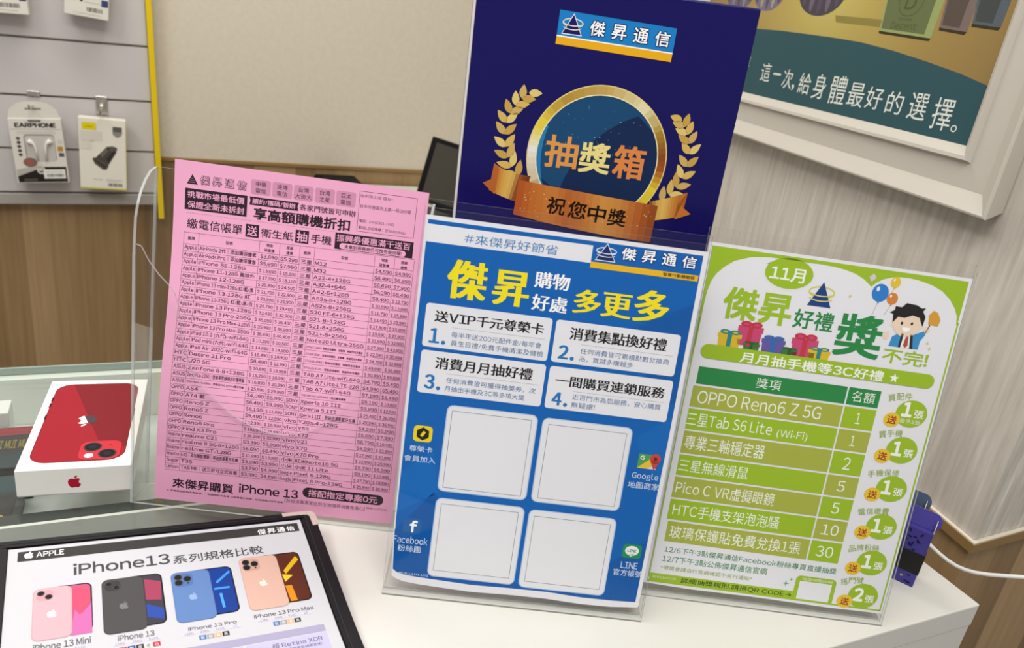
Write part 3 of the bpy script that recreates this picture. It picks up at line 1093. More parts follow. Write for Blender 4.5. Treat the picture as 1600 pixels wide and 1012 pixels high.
# ------------------------------------------------------------------ acrylic sign holders
def sign_holder(x, y, yaw, lean, label, W=.213, H=.3115):
    root = empty('sign_holder', yawf((x, y, .0004), yaw))
    tag(root, label, 'sign holder', 'acrylic sign holders on the counter')
    Ml = lean_frame((0, 0, 0), 0, lean)
    b = B()
    b.prism([(0, 0), (W, 0), (W, H), (0, H)], .0006, .0024, ACRYLIC, EDGE)
    b.tf(Ml)
    b.out('front_sheet', root)
    b = B()
    b.prism([(0, 0), (W, 0), (W, H + .006), (0, H + .006)], -.0034, -.0016, ACRYLIC, EDGE)
    b.tf(Ml)
    b.out('back_sheet', root)
    b = B()
    b.prism([(0, 0), (W, 0), (W, .055), (0, .055)], 0, .0018, ACRYLIC, EDGE)
    b.tf(Matrix.Translation((0, .005, 0)))
    b.out('foot', root)
    b = B()
    b.prism([(0, 0), (W, 0), (W, .0009), (0, .0009)], -.0034, .0024, plain('#dcdcd6', .3, .5))
    b.tf(Ml)
    b.out('bottom_fold', root)
    return root
sign_holder(0, 0, 0, .1664, 'clear acrylic sign holder standing on the white counter with the blue poster')
sign_holder(.217, .033, -.0301, .1622, 'clear acrylic sign holder standing on the white counter with the green poster')

# ------------------------------------------------------------------ blue poster
WP = '#ebeaf0'
def blue_bend(u, v):
    k = max(0, (v - 250) / 47)
    return 1.2 * math.sin(max(0, v - 262) * .12 + u * .035) * k * 0 - 0
Mb = lean_frame((0, 0, .0004), 0, .1664) @ Matrix.Translation((.0015, .0090, 0))
bl = Page(210, 297, Mb)
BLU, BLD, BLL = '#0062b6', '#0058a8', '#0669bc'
p = bl.part()
lowl = [(4.5, 290.2), (8, 292.6), (14, 294.4), (24, 295.5), (40, 296.3), (70, 297.4), (100, 296.4), (130, 296.2), (160, 297.6), (185, 297.2), (205.5, 296.2)]
p.poly([(2, 3.2), (206.6, 3.2), (206.3, 150), (204.4, 290.5), (186, 291.3), (160, 291.5), (130, 290), (100, 290.3), (70, 291.2), (40, 290), (26, 289.4), (14, 288.4), (8, 286.6), (5, 284.4), (3, 240)], BLU, 1)
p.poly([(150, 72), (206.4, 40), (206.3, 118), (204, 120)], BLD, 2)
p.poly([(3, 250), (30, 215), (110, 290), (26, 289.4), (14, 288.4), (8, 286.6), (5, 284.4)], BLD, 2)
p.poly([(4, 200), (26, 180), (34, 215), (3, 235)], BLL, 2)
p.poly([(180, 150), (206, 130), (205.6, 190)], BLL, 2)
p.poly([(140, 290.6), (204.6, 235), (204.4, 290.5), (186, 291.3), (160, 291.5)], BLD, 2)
p.rect(2, 6.4, 124.2, 19.4, WP, 3)
p.build('poster', sheet=(WP, [(0, 0), (210, 0), (209.6, 150), (207.4, 295)] + [(x, y) for x, y in lowl[::-1] if x < 205] + [(2.2, 250), (.4, 150)], .0003))
tag(bl.root, 'blue promotional poster with yellow headline and four white blank code panels', 'poster')
def pyramid(p, cx, top, bot, w, body, ringc, layer=5, front=None):
    h = bot - top
    p.ring(cx, top + h * .42, w * .56, h * .25, h * .06, ringc, layer)
    if ringc != '#d9d46a':
        p.poly(((cx, top - h * .09), (cx + w * .56, bot + h * .05), (cx - w * .56, bot + h * .05)), '#e8edf2', layer + .5)
    p.poly(((cx, top), (cx + w / 2, bot), (cx - w / 2, bot)), body, layer + 1)
    for f in (.52, .72):
        p.ring(cx, top + h * (f - .12), w * .54, h * .2, h * .05, ringc, layer + 2, .12 * PI, .88 * PI, 16)
p = bl.part()
p.txt('#來傑昇好節省', 29.8, 10, 99.2, 17.2, '#3f86c4', 5)
p.build('slogan')
p = bl.part()
pyramid(p, 134.6, 4.4, 16.2, 13.8, '#15286e', '#f0f0f0', 4)
for k, ch in enumerate('傑昇通信'):
    p.txt(ch, 146 + 15.2 * k, 4.8, 156.8 + 15.2 * k, 13.8, '#ffffff', 5, .02, outline='#163a86', ow=.07)
p.rect(124.2, 18.3, 205.6, 22.8, '#eebb1e', 4)
p.txt('智慧行動體驗館', 179, 19, 203, 21.8, '#4a3a10', 6, .01)
p.build('logo')
YE = '#f7e41a'
p = bl.part()
p.txt('傑', 20.5, 29.6, 50.5, 59, YE, 5, .015, heavy=.8)
p.txt('昇', 54.6, 32.8, 82.6, 59.4, YE, 5, .015, heavy=.8)
p.txt('購物', 85, 30.6, 111.4, 42.6, '#ffffff', 5, .004, heavy=.3)
p.txt('好處', 85.2, 47.6, 112, 59.8, '#ffffff', 5, .004, heavy=.3)
p.txt('多', 116, 39.6, 137, 58, YE, 5, .01, heavy=.7)
p.txt('更', 137.2, 39.4, 160.4, 58, YE, 5, .01, heavy=.7)
p.txt('多', 161.6, 33.6, 188.6, 58.4, YE, 5, .012, heavy=.9)
p.build('headline')
NB_ = '#2577bd'
for (u0, v0, u1, v1), num, ttl, tb, l1, b1, l2, b2 in (
    ((7.7, 64.6, 102.8, 98), '1.', '送VIP千元尊榮卡', (14.8, 69.6, 97.3, 78.2), '每半年送200元配件金/每年會', (28.8, 84.3, 97.2, 88.8), '員生日禮/免費手機清潔及健檢', (29, 90.8, 99.5, 95.2)),
    ((105.8, 64.8, 201.2, 97.6), '2.', '消費集點換好禮', (117, 69.2, 191.6, 78.8), '任何消費皆可累積點數兌換商', (127, 84.6, 195.6, 89), '品，買越多賺越多', (127.1, 90.6, 168.6, 95)),
    ((8, 100.8, 103.1, 134.4), '3.', '消費月月抽好禮', (19.2, 105.2, 93.8, 114.4), '任何消費皆可獲得抽獎券，次', (28.8, 120.4, 97.8, 124.8), '月抽出手機及3C等多項大獎', (28.6, 126.8, 90, 131.2)),
    ((106.2, 101, 201.8, 134.6), '4.', '一間購買連鎖服務', (111.6, 107.2, 196.8, 116), '近百門市為您服務，安心購買', (126.6, 121, 195.6, 125.6), '無疑慮!', (126.4, 127.4, 145, 132))):
    p = bl.part()
    p.rrect(u0, v0, u1, v1, 2.4, WP, 4)
    p.txt(ttl, *tb, '#1b1a1c', 5, .008, heavy=.22)
    nu = u0 + 4.6
    bp_ = p
    p = bl.part()
    p.txt(num[0], nu, tb[3] + 5, nu + 8, b2[3] - .3, NB_, 5, .02, heavy=.35)
    p.oval(nu + 11, b2[3] - 1.5, 1.6, 1.6, NB_, 5, 14)
    np_, p = p, bp_
    p.line(((b1[0], tb[3] + 3), (b1[2] + 2, tb[3] + 3)), .22, '#9a9a9e', 5)
    p.txt(l1, *b1, '#33679a', 5, .0)
    p.txt(l2, *b2, '#33679a', 5, .0)
    np_.build('number', p.build('benefit_panel'))
for (u0, v0, u1, v1), (a, b_, c, d) in (((32.4, 141.6, 103, 213), (36.6, 146.2, 98.2, 209.6)), ((106.6, 142.4, 177.6, 213), (111.8, 147.6, 173.2, 209.2)), ((32.6, 218.6, 103.4, 287.2), (37.2, 223.6, 98.6, 281.6)), ((106.8, 219.4, 177.6, 288.2), (111.6, 225, 173, 282.6))):
    p = bl.part()
    p.rrect(u0, v0, u1, v1, 5, '#b9cfea', 4)
    p.rrect(u0 + .8, v0 + .8, u1 - .8, v1 - .8, 4.4, '#e9e9ee', 5)
    p.frame(a, b_, c, d, .3, '#55555a', 6)
    p.build('code_panel')
p = bl.part()
p.rrect(9, 161, 23.6, 174.2, 3, '#f1d51e', 4)
p.poly([(16.3 + 5.4 * math.cos(PI / 6 + k * PI / 3), 167.6 + 5.4 * math.sin(PI / 6 + k * PI / 3)) for k in range(6)], '#1c1a14', 5)
p.poly(((16.6, 165), (18.6, 166.2), (16.2, 170.2), (14.2, 169)), '#f1d51e', 6)
p.txt('尊榮卡', 7.1, 177.7, 25.1, 182.6, '#dcebfa', 5)
p.txt('會員加入', 4, 186, 28.3, 191, '#dcebfa', 5)
p.build('membership_icon')
p = bl.part()
p.rrect(9.2, 239, 23.4, 251.4, 1.4, '#1d62a8', 4)
p.txt('f', 14.4, 240.4, 20.6, 250.8, '#ffffff', 5, .05)
p.txt('Facebook', 2.9, 254.6, 30, 260.8, '#dcebfa', 5)
p.txt('粉絲團', 6.9, 262.2, 25.3, 268, '#dcebfa', 5)
p.build('fan_page_icon')
p = bl.part()
p.poly(((185.6, 162.4), (195, 162.4), (199, 167), (190, 174.4), (185.6, 174.4)), '#4f9f57', 4)
p.poly(((185.6, 174.4), (195.6, 165.4), (199.6, 169.8), (193.4, 174.4)), '#e9c53c', 5)
p.poly(((193.4, 174.4), (196.6, 171.4), (201.4, 174.4)), '#dfe4ea', 5)
p.poly(((185.6, 166), (185.6, 162.4), (195, 162.4), (192, 168.6)), '#3f8fd0', 6) if False else None
p.txt('G', 187, 163.8, 190.4, 167.2, '#ffffff', 6, .02)
p.oval(199, 165.6, 4.2, 4.2, '#d24637', 7)
p.poly(((195.3, 167.4), (202.7, 167.4), (199, 175.4)), '#d24637', 7)
p.oval(199, 165.6, 1.6, 1.6, '#7a201a', 8, 14)
p.txt('Google', 183, 178, 204, 184.6, '#dcebfa', 5)
p.txt('地圖商家', 181, 186, 205.8, 191.6, '#dcebfa', 5)
p.build('map_icon')
p = bl.part()
p.rrect(186.2, 239.8, 201.6, 252, 2.6, '#1f8f5a', 4)
p.oval(193.9, 245.4, 5.6, 4.2, '#f2f4f2', 5)
p.poly(((192, 248.4), (197, 247.6), (193.2, 251)), '#f2f4f2', 5)
p.txt('LINE', 190.2, 244.2, 197.6, 246.6, '#1f8f5a', 6, .03)
p.txt('LINE', 187, 255.6, 200.6, 261.2, '#dcebfa', 5)
p.txt('官方帳號', 181.8, 262.4, 205.6, 268.2, '#dcebfa', 5)
p.build('chat_icon')
p = bl.part()
p.txt('版本1101101', 10, 286, 34, 288.2, '#cfe0f2', 5)
p.build('edition_text')

# ------------------------------------------------------------------ green poster
Mg = lean_frame((.217, .033, .0004), -.0301, .1622) @ Matrix.Translation((.0015, .0093, 0))
gr = Page(210, 297, Mg)
GR, GD, GO = '#a0c029', '#2b8a48', '#adb548'
p = gr.part()
cl = [(5, 46), (5.6, 38), (7.2, 30), (10, 24), (15, 18), (22, 12.2), (34, 7.6), (48, 5.6), (60, 5), (84, 5.2), (100, 5.8), (110, 7), (118.4, 9), (126, 12.4), (132.6, 17.2), (136.6, 13), (141, 10), (147, 7.8), (153, 6.7), (161, 6.4), (168.3, 7), (180, 9.4), (189, 13), (196.4, 18.4), (202.6, 25.6), (205.4, 31), (206.8, 38)]
p.poly([(2.6, 2.6)] + [(207.6, 2.6), (207.6, 38)] + cl[::-1] + [(2.6, 60)], GR, 1)
p.poly(((2.6, 55), (5, 46), (4.9, 80), (2.6, 100)), GR, 1)
p.rect(207.2, 36, 208.6, 298 - 3.8, GR, 1)
p.rect(3.2, 60, 4.4, 290, GR, 1)
p.rect(3.2, 293, 208.6, 294.4, GR, 1)
p.build('poster', sheet=(WP, [(0, 0), (210, 0), (210, 296.4), (160, 297.2), (100, 296.4), (40, 297), (0, 296)], .0003))
tag(gr.root, 'green and white monthly prize poster with a prize table and round coupon badges', 'poster')
p = gr.part()
p.poly([(47, 10.5)] + arc(66.5, 16.5, 19.4, 12.4, -.86 * PI, -.14 * PI, 4)[:0] + arc(66.5, 16.2, 20.2, 13, -.2 * PI, 1.2 * PI, 40), WP, 2)
p.oval(66.5, 16, 19.2, 12.2, GR, 3)
p.rect(46.6, 3, 86, 5.4, GR, 3)
p.txt('11月', 51.4, 11.2, 79.6, 22.6, '#f5f7ec', 4, .03)
p.build('month_badge')
p = gr.part()
p.txt('傑昇', 19.6, 32, 75.6, 58.6, GR, 3, .032)
p.txt('好禮', 77.6, 42.4, 110.2, 58, GD, 3, .02)
p.txt('獎', 113.4, 39.6, 152, 75.6, GD, 3, .03)
p.txt('不完!', 154.6, 63.6, 192, 76, GR, 3, .02)
p.build('headline')
p = gr.part()
pyramid(p, 95.2, 18.8, 38.6, 19, '#1d3f86', '#d9d46a', 3)
p.build('logo')
p = gr.part()
for cx, cy, rx, ry, c, ex, ey in ((140.8, 21, 6.6, 7.2, '#2f7fd0', 138.4, 40), (150.9, 11.2, 3.9, 4.4, '#e8c63a', 149, 22), (151.3, 24.2, 4.4, 4.8, '#d9863a', 148, 38)):
    p.line(((cx, cy + ry), (ex, ey)), .3, '#9a9a9a', 3)
    p.oval(cx, cy, rx, ry, c, 4)
    p.poly(((cx - .9, cy + ry + 1), (cx, cy + ry - .6), (cx + .9, cy + ry + 1)), c, 4)
    p.oval(cx - rx * .35, cy - ry * .4, rx * .2, ry * .28, '#e9eef4', 5, 12)
p.poly(((132.4, 6.4), (135.2, 9.8), (131.8, 13.4), (129.2, 10)), '#dccadb', 3)
p.build('balloons')
# cheering clip-art clerk
p = gr.part()
p.poly(((157.5, 62), (158.6, 54), (164, 50.4), (176, 50), (182.4, 46.6), (184.6, 49), (181.6, 55), (181.4, 62)), '#3d92cf', 3)
p.poly(((166.6, 62), (167, 51), (173, 51), (174.6, 62)), '#f6f3f0', 4)
p.poly(((169.6, 52), (171.6, 52), (172.6, 60), (170.6, 62), (168.8, 60)), '#b5533c', 5)
p.poly(((165.2, 62), (165.4, 50.4), (167.4, 50.8), (167, 62)), '#2b2b2d', 5)
p.poly(((172.6, 50.8), (174.6, 50.4), (177, 62), (174.4, 62)), '#2b2b2d', 5)
p.oval(168, 42.4, 11.2, 10.8, '#f1d9c2', 5)
p.oval(157, 44, 2, 2.6, '#f1d9c2', 4, 14)
p.oval(179, 43, 2, 2.6, '#f1d9c2', 4, 14)
p.poly(((156, 43), (155, 36), (152, 35), (155.6, 32.6), (155.4, 29.6), (160.6, 29.8), (163.6, 26), (172, 26.6), (176.4, 28.6), (179.6, 28), (178, 31), (181, 35), (180.4, 43), (178.4, 40), (176.6, 36.4), (170.6, 35), (164.6, 38), (159.4, 37.6)), '#221f20', 6)
p.oval(163.6, 42.4, 1, 1.3, '#2a2524', 7, 12)
p.oval(171.6, 41.8, 1, 1.3, '#2a2524', 7, 12)
p.poly(arc(168, 45.4, 3.4, 3.6, 0, PI, 10), '#ffffff', 7)
p.oval(153.6, 54, 2.6, 3.4, '#f1d9c2', 4, 16)
p.oval(184.4, 45, 2.4, 2.6, '#f1d9c2', 5, 16)
p.line(((184, 47.6), (186, 41)), 1, '#8a4e2a', 5)
p.poly(((184.6, 40.4), (183.4, 33), (186.4, 29), (190, 30.4), (193.4, 36), (192.4, 41)), '#d9a13a', 6)
p.build('clerk_drawing')
for x, y in ((188, 56), (190.6, 60), (118, 27)):
    p = gr.part()
    p.poly(((x, y - 2.2), (x + .5, y - .5), (x + 1.6, y), (x + .5, y + .5), (x, y + 2.2), (x - .5, y + .5), (x - 1.6, y), (x - .5, y - .5)), '#d9c98a', 3)
    p.build('sparkle')
def gift(cx, cy, w, h, body, bow):
    p = gr.part()
    p.poly(((cx - w / 2, cy + h * .2), (cx + w / 2, cy + h * .2), (cx + w * .46, cy + h), (cx - w * .46, cy + h)), body, 4)
    p.rect(cx - w * .54, cy, cx + w * .54, cy + h * .28, body, 5)
    p.rect(cx - w * .1, cy, cx + w * .1, cy + h, bow, 6)
    p.oval(cx - w * .22, cy - h * .1, w * .24, h * .16, bow, 6, 16)
    p.oval(cx + w * .22, cy - h * .1, w * .24, h * .16, bow, 6, 16)
    p.oval(cx - w * .22, cy - h * .1, w * .12, h * .07, body, 7, 12)
    p.oval(cx + w * .22, cy - h * .1, w * .12, h * .07, body, 7, 12)
    p.build('gift_drawing')
gift(46, 62, 19, 16, '#cf4a78', '#c8384c')
gift(91, 66, 20, 17, '#cf4a78', '#c8384c')
gift(30.4, 70, 18, 12, '#e0bd2c', '#2a8a8c')
gift(66, 70, 18, 12, '#6a59a8', '#2f6fb4')
gift(49, 75.6, 13, 6.4, '#3e7d40', '#2b5f30')
gift(80, 76, 13, 6, '#3e7d40', '#2b5f30')
gift(104, 73.6, 17, 10, '#e0bd2c', '#2a8a8c')
p = gr.part()
p.rrect(9.6, 80.6, 201.4, 92.6, 6, GR, 8)
p.txt('月月抽手機等3C好禮', 42, 83, 160, 92, '#f8faf0', 9, .022)
st_ = [(168.6 + r * math.sin(k * PI / 5), 87.6 - r * math.cos(k * PI / 5)) for k in range(10) for r in ((4.2 if k % 2 == 0 else 1.7),)]
p.poly(st_, '#f8faf0', 9)
p.build('title_band')
p = gr.part()
rows = [('獎項', '名額', 100, 114.6), ('OPPO Reno6 Z 5G', '1', 116.4, 134.4), ('三星Tab S6 Lite', '1', 136, 153.8), ('專業三軸穩定器', '2', 155.4, 174.8), ('三星無線滑鼠', '5', 176.4, 194.6), ('Pico C VR虛擬眼鏡', '5', 196.2, 214.8), ('HTC手機支架泡泡騷', '10', 216.4, 234.8), ('玻璃保護貼免費兌換1張', '30', 236.6, 255.2)]
wid = [0, (14.6, 117), (9.6, 80.6), (11.6, 78.6), (10.6, 69), (11.8, 95.6), (13, 104), (14, 127)]
for k, (a, n_, v0, v1) in enumerate(rows):
    u0 = 11 - (1.5 if 0 < k < 7 else 0)
    c1 = GD if k == 0 else (GO if k % 2 else GR)
    c2 = GD if k == 0 else (GR if k % 2 else GO)
    p.rect(u0, v0, 133.6, v1, c1, 3)
    p.rect(135, v0, 161.4, v1, c2, 3)
    if k == 0:
        p.txt(a, 59.4, 102.6, 79.8, 111.4, '#eef4e6', 4)
        p.txt(n_, 138.6, 102.4, 157.6, 111.6, '#eef4e6', 4)
    else:
        p.txt(a, wid[k][0], v0 + 3.4, wid[k][1], v1 - 3.6, '#f7f9ee', 4)
        wn = 6.4 if len(n_) == 1 else 14.6
        if n_ == '1':
            wn = 4
        p.txt(n_, 148 - wn / 2, v0 + 4.2, 148 + wn / 2, v1 - 4.4, '#f7f9ee', 4)
p.txt('(Wi-Fi)', 85, 143, 110.6, 151.6, '#f7f9ee', 4)
p.build('prize_table')
p = gr.part()
p.txt('12/6下午3點傑昇通信Facebook粉絲專頁直播抽獎', 12.6, 259.8, 162.2, 265.4, GD, 3)
p.txt('12/7下午3點公佈傑昇通信官網', 12.4, 268.2, 103.4, 274.4, GD, 3)
p.txt('*得獎者請自行官網確認不另行通知*', 12.4, 277.8, 92.2, 281.8, '#9fb45a', 3)
p.build('date_text')
p = gr.part()
p.rect(4.4, 286, 134, 293.2, GR, 3)
p.rrect(129.6, 270.6, 164.8, 300, 3, GR, 4) if False else p.poly(rr_pts(129.6, 270.6, 164.8, 280, 3)[:0] + [(129.6, 294), (129.6, 273.4), (131, 271.4), (133, 270.6), (161.6, 270.6), (163.6, 271.4), (164.8, 273.4), (164.8, 294)], GR, 4)
p.rect(133.2, 275.4, 161.4, 292.4, WP, 5)
p.txt('抽獎相關說明', 134.8, 271.8, 161, 274.6, '#e8f0cc', 5)
p.txt('詳細抽獎規則,請掃QR CODE→', 31.9, 287.2, 128.6, 292.6, '#22301a', 4, .006)
p.txt('版本1101025', 7, 288, 27.4, 290.4, '#e8f0cc', 4)
for x, y, r in ((121.6, 279.6, 3), (125.6, 275.2, 2)):
    p.poly([(x + (r if k % 2 == 0 else r * .3) * math.sin(k * PI / 4), y - (r if k % 2 == 0 else r * .3) * math.cos(k * PI / 4)) for k in range(8)], '#6fae8a', 3)
p.build('rules_band')
for k, (lab, n_, cy, extra) in enumerate((('買配件', '1', 115.4, '最多1張'), ('買手機', '1', 147.2, None), ('手機保修', '1', 181.8, None), ('電信繳費', '1', 216.6, None), ('品牌粉絲', '1', 250.4, None), ('搭門號', '2', 282, None))):
    p = gr.part()
    cu = 190
    p.oval(cu, cy, 13, 11.6, GR, 4, 44)
    up = -2.4 if extra else 0
    p.txt(n_, 181.6, cy - 7.4 + up, 190.4, cy + 5.6 + up, '#f8faf0', 6, .05)
    p.txt('張', 192.2, cy - 1.4 + up, 200.2, cy + 5.6 + up, '#f8faf0', 6, .02)
    if extra:
        p.txt(extra, 182, cy + 4.6, 199, cy + 8.4, '#f0f4dc', 6)
    hw_ = 10 if len(lab) == 3 else 13.4
    for q, ch in enumerate(lab):
        t = (q + .5) / len(lab) * 2 - 1
        u = 177.6 + (2.6 if len(lab) == 4 else 0) + t * hw_ * .98
        v = cy - 12.2 - (1 - t * t) * 1.2 - t * 2.2
        p.txt(ch, u - 3, v - 3, u + 3, v + 3, '#9db646', 6, 0, rot=t * .16 - .16)
    bd_ = p.build('coupon_badge')
    p = gr.part()
    p.oval(175.3, cy + 7, 6.8, 6.2, '#ecc836', 5, 30)
    p.txt('送', 171.4, cy + 3.4, 179.4, cy + 10.6, '#a2341e', 6, .02)
    p.build('gift_mark', bd_)

# ------------------------------------------------------------------ blue draw box
YB, RB = .06, .0156
d_ = Vector((math.cos(YB), math.sin(YB), 0))
D2 = math.cos(RB) * d_ + math.sin(RB) * ZV
U2 = -math.sin(RB) * d_ + math.cos(RB) * ZV
MD = fr((.0242, .13, .0005), D2, U2, D2.cross(U2))
dbx = empty('draw_box', MD)
tag(dbx, 'tall glossy navy blue prize draw box with a gold ring emblem, standing behind the signs', 'box')
NAVY = plain('#120d5a', .25, .2)
WD, HD, DD = .2188, .4705, .2
b = B()
b.box(0, WD, 0, HD, -DD, -.0002, NAVY, .0015, 2)
b.out('carton', dbx)
b = B()
b.box(-.0022, -.0004, .002, HD - .001, -.004, -.0004, plain('#d8d5d6', .6))
b.out('cut_edge', dbx)['label'] = 'pale raw cardboard edge'
dp = Page(218.8, 470.5, None)
dp.root = dbx
H_ = 470.5
Y_ = lambda y: H_ - y
p = dp.part()
p.poly(((63.7, Y_(451)), (155.8, Y_(448.6)), (155.9, Y_(431)), (63.6, Y_(433))), '#1a80c8')
p.poly(((63.6, Y_(433)), (155.8, Y_(430.8)), (155.8, Y_(429.8)), (63.6, Y_(432))), '#ffffff', 2)
p.poly(((63.6, Y_(432)), (155.8, Y_(429.8)), (155.8, Y_(423.8)), (63.5, Y_(426.4))), '#eeb01c')
pyramid(p, 74.9, Y_(448.6), Y_(434.8), 14.4, '#191762', '#efe6cf', 2)
for k, ch in enumerate('傑昇通信'):
    p.txt(ch, 88.4 + 17.2 * k, Y_(446.4 - .4 * k), 100.2 + 17.2 * k, Y_(435.4 - .4 * k), '#ffffff', 3, .02, outline='#16205e', ow=.055)
p.build('logo')
GOLD = ['#d9b65f', '#c9a24e', '#e2c878', '#cfae63']
def leaf(p, x, y, ang, L, Wd, c):
    pts = []
    for k in range(9):
        t = k / 8
        pts.append((t * L, Wd / 2 * math.sin(PI * t ** .8) ** .9))
    pts += [(q[0], -q[1]) for q in pts[-2:0:-1]]
    ca, sa = math.cos(ang), math.sin(ang)
    p.poly([(x + a * ca - b_ * sa, y + a * sa + b_ * ca) for a, b_ in pts], c, 2)
def wreath(stem, flip):
    p = dp.part()
    st = [(x, Y_(y)) for x, y in stem]
    n = 9
    tot = len(st) - 1
    for k in range(n + 1):
        t = k / n * tot
        i = min(int(t), tot - 1)
        f = t - i
        x = st[i][0] + (st[i + 1][0] - st[i][0]) * f
        y = st[i][1] + (st[i + 1][1] - st[i][1]) * f
        a = math.atan2(st[i + 1][1] - st[i][1], st[i + 1][0] - st[i][0])
        for sgn in (-1, 1):
            if k == n and sgn == flip:
                continue
            leaf(p, x, y, a + sgn * .74, 13.4 - .3 * k, 5.9, GOLD[(k + sgn) % 4])
    p.build('laurel_branch')
wreath([(47, 322), (40, 331), (35.6, 340), (32.8, 352.9), (33, 364.6), (36.2, 373.9), (41.8, 381.6), (48, 388)], -1)
wreath([(170, 314), (177, 322), (182.4, 331), (185.6, 343.4), (185.5, 356.9), (182.3, 367), (178, 375), (174, 381)], 1)
p = dp.part()
def goldring(t):
    keys = [(0, '#a5541c'), (.06, '#e6cf33'), (.13, '#d8b43a'), (.22, '#8a6a20'), (.36, '#8a6a20'), (.44, '#d8c8a8'), (.5, '#efe9e0'), (.56, '#e6cf43'), (.64, '#b8923a'), (.75, '#c8a860'), (.84, '#e6dcae'), (.92, '#a88430'), (.97, '#8a4a20'), (1, '#a5541c')]
    for (a, ca), (b_, cb) in zip(keys, keys[1:]):
        if a <= t <= b_:
            f = round((t - a) / (b_ - a) * 4) / 4
            return '#' + ''.join('%02x' % int(int(ca[i:i + 2], 16) * (1 - f) + int(cb[i:i + 2], 16) * f) for i in (1, 3, 5))
    return '#c8a24a'
CX, CY, RO = 110, Y_(343), 57
p.oval(CX, CY, 50, 50, '#152a52', 1, 60)
p.poly(arc(CX, CY, 50, 50, -1.12 * PI, -.17 * PI, 30) + arc(CX + 62, CY + 52, 92, 96, -.62 * PI, -.93 * PI, 14), '#1a4a74', 2)
p.poly(arc(CX, CY, 50, 50, -1.25 * PI, -.86 * PI, 14) + arc(CX + 16, CY, 62, 70, -.9 * PI, -1.2 * PI, 10), '#2b7fb4', 3)
p.ring(CX, CY, RO, RO, 7, goldring, 3, n=72)
p.ring(CX, CY, RO + .9, RO + .9, 1.1, '#e9d58c', 2, n=60)
p.ring(CX, CY, 50.6, 50.6, .9, '#f0e6b8', 4, n=60)
rd = random.Random(4)
for k in range(46):
    a, r = rd.uniform(-PI, 0), rd.uniform(10, 47)
    p.oval(CX + r * math.cos(a), CY + r * math.sin(a) * .9, *(2 * [rd.uniform(.2, .45)]), '#8fb6cc', 4, 8)
p.build('ring_emblem')
p = dp.part()
p.txt('抽', 66.4, Y_(358.6), 94.2, Y_(332), '#e39a4e', 5, .03)
p.txt('獎', 95.2, Y_(356), 121.6, Y_(330.6), '#efe08e', 5, .03)
p.txt('箱', 123.6, Y_(356.6), 150.4, Y_(329), '#e08a48', 5, .03)
p.build('lettering')
# ribbon: two tails and a centre band
RIB = ['#b4602a', '#c8792f', '#d28c3c', '#c47330', '#a9572a']
def band(p, top, bot, cols_, layer):
    n = len(top) - 1
    for k in range(n):
        t = (k + .5) / n * (len(cols_) - 1)
        i, f = int(t), t - int(t)
        ca, cb = cols_[i], cols_[min(i + 1, len(cols_) - 1)]
        c = '#' + ''.join('%02x' % int(int(ca[q:q + 2], 16) * (1 - f) + int(cb[q:q + 2], 16) * f) for q in (1, 3, 5))
        p.poly((top[k], top[k + 1], bot[k + 1], bot[k]), c, layer)
p = dp.part()
def curve(pts, n):
    out = []
    for i in range(n + 1):
        t = i / n
        a, b_, c = pts
        out.append(((1 - t) ** 2 * a[0] + 2 * t * (1 - t) * b_[0] + t * t * c[0], Y_((1 - t) ** 2 * a[1] + 2 * t * (1 - t) * b_[1] + t * t * c[1])))
    return out
band(p, curve([(27, 330.4), (38, 323), (58, 323)], 12), curve([(25, 308), (36, 303), (52, 300)], 12), ['#b4602a', '#c77a33', '#d9a84e', '#e0b860', '#8f4d22', '#6e3a1c'], 5)
p.poly(((27, Y_(330.4)), (27.6, Y_(318)), (19.4, Y_(313.4)), (30, Y_(305)), (31.5, Y_(326))), '#b9652c', 6)
p.build('ribbon_tail')
p = dp.part()
band(p, curve([(160, 313), (176, 317), (191, 323.9)], 12), curve([(160, 296), (178, 299), (190, 304)], 12), ['#7a421e', '#d9a84e', '#e4bc62', '#cf9140', '#bf7030', '#b4602a'], 5)
p.poly(((186, Y_(321)), (191, Y_(323.9)), (184.4, Y_(314)), (197.2, Y_(305.9)), (184, Y_(300))), '#c8762f', 6)
p.build('ribbon_tail')
p = dp.part()
band(p, curve([(48.6, 319), (104, 314), (167.8, 310)], 20), curve([(47.4, 290), (106, 280), (167, 278)], 20), ['#b35427', '#c4702f', '#d0813a', '#bd6a31', '#c87a38', '#d79446', '#d08a40', '#b9642c', '#8f4a22'], 7)
rd = random.Random(12)
for k in range(40):
    p.oval(rd.uniform(52, 164), Y_(rd.uniform(290, 311)), *(2 * [rd.uniform(.25, .6)]), '#ecc98a', 8, 8)
for ch, x, y, r in (('祝', 82.5, 300.6, .05), ('您', 100.4, 298.8, .04), ('中', 117.4, 297.4, .03), ('獎', 135, 296, .02)):
    p.txt(ch, x - 7.9, Y_(y + 7.6), x + 7.9, Y_(y - 7.2), '#221409', 9, .022, rot=r)
p.build('ribbon_band')

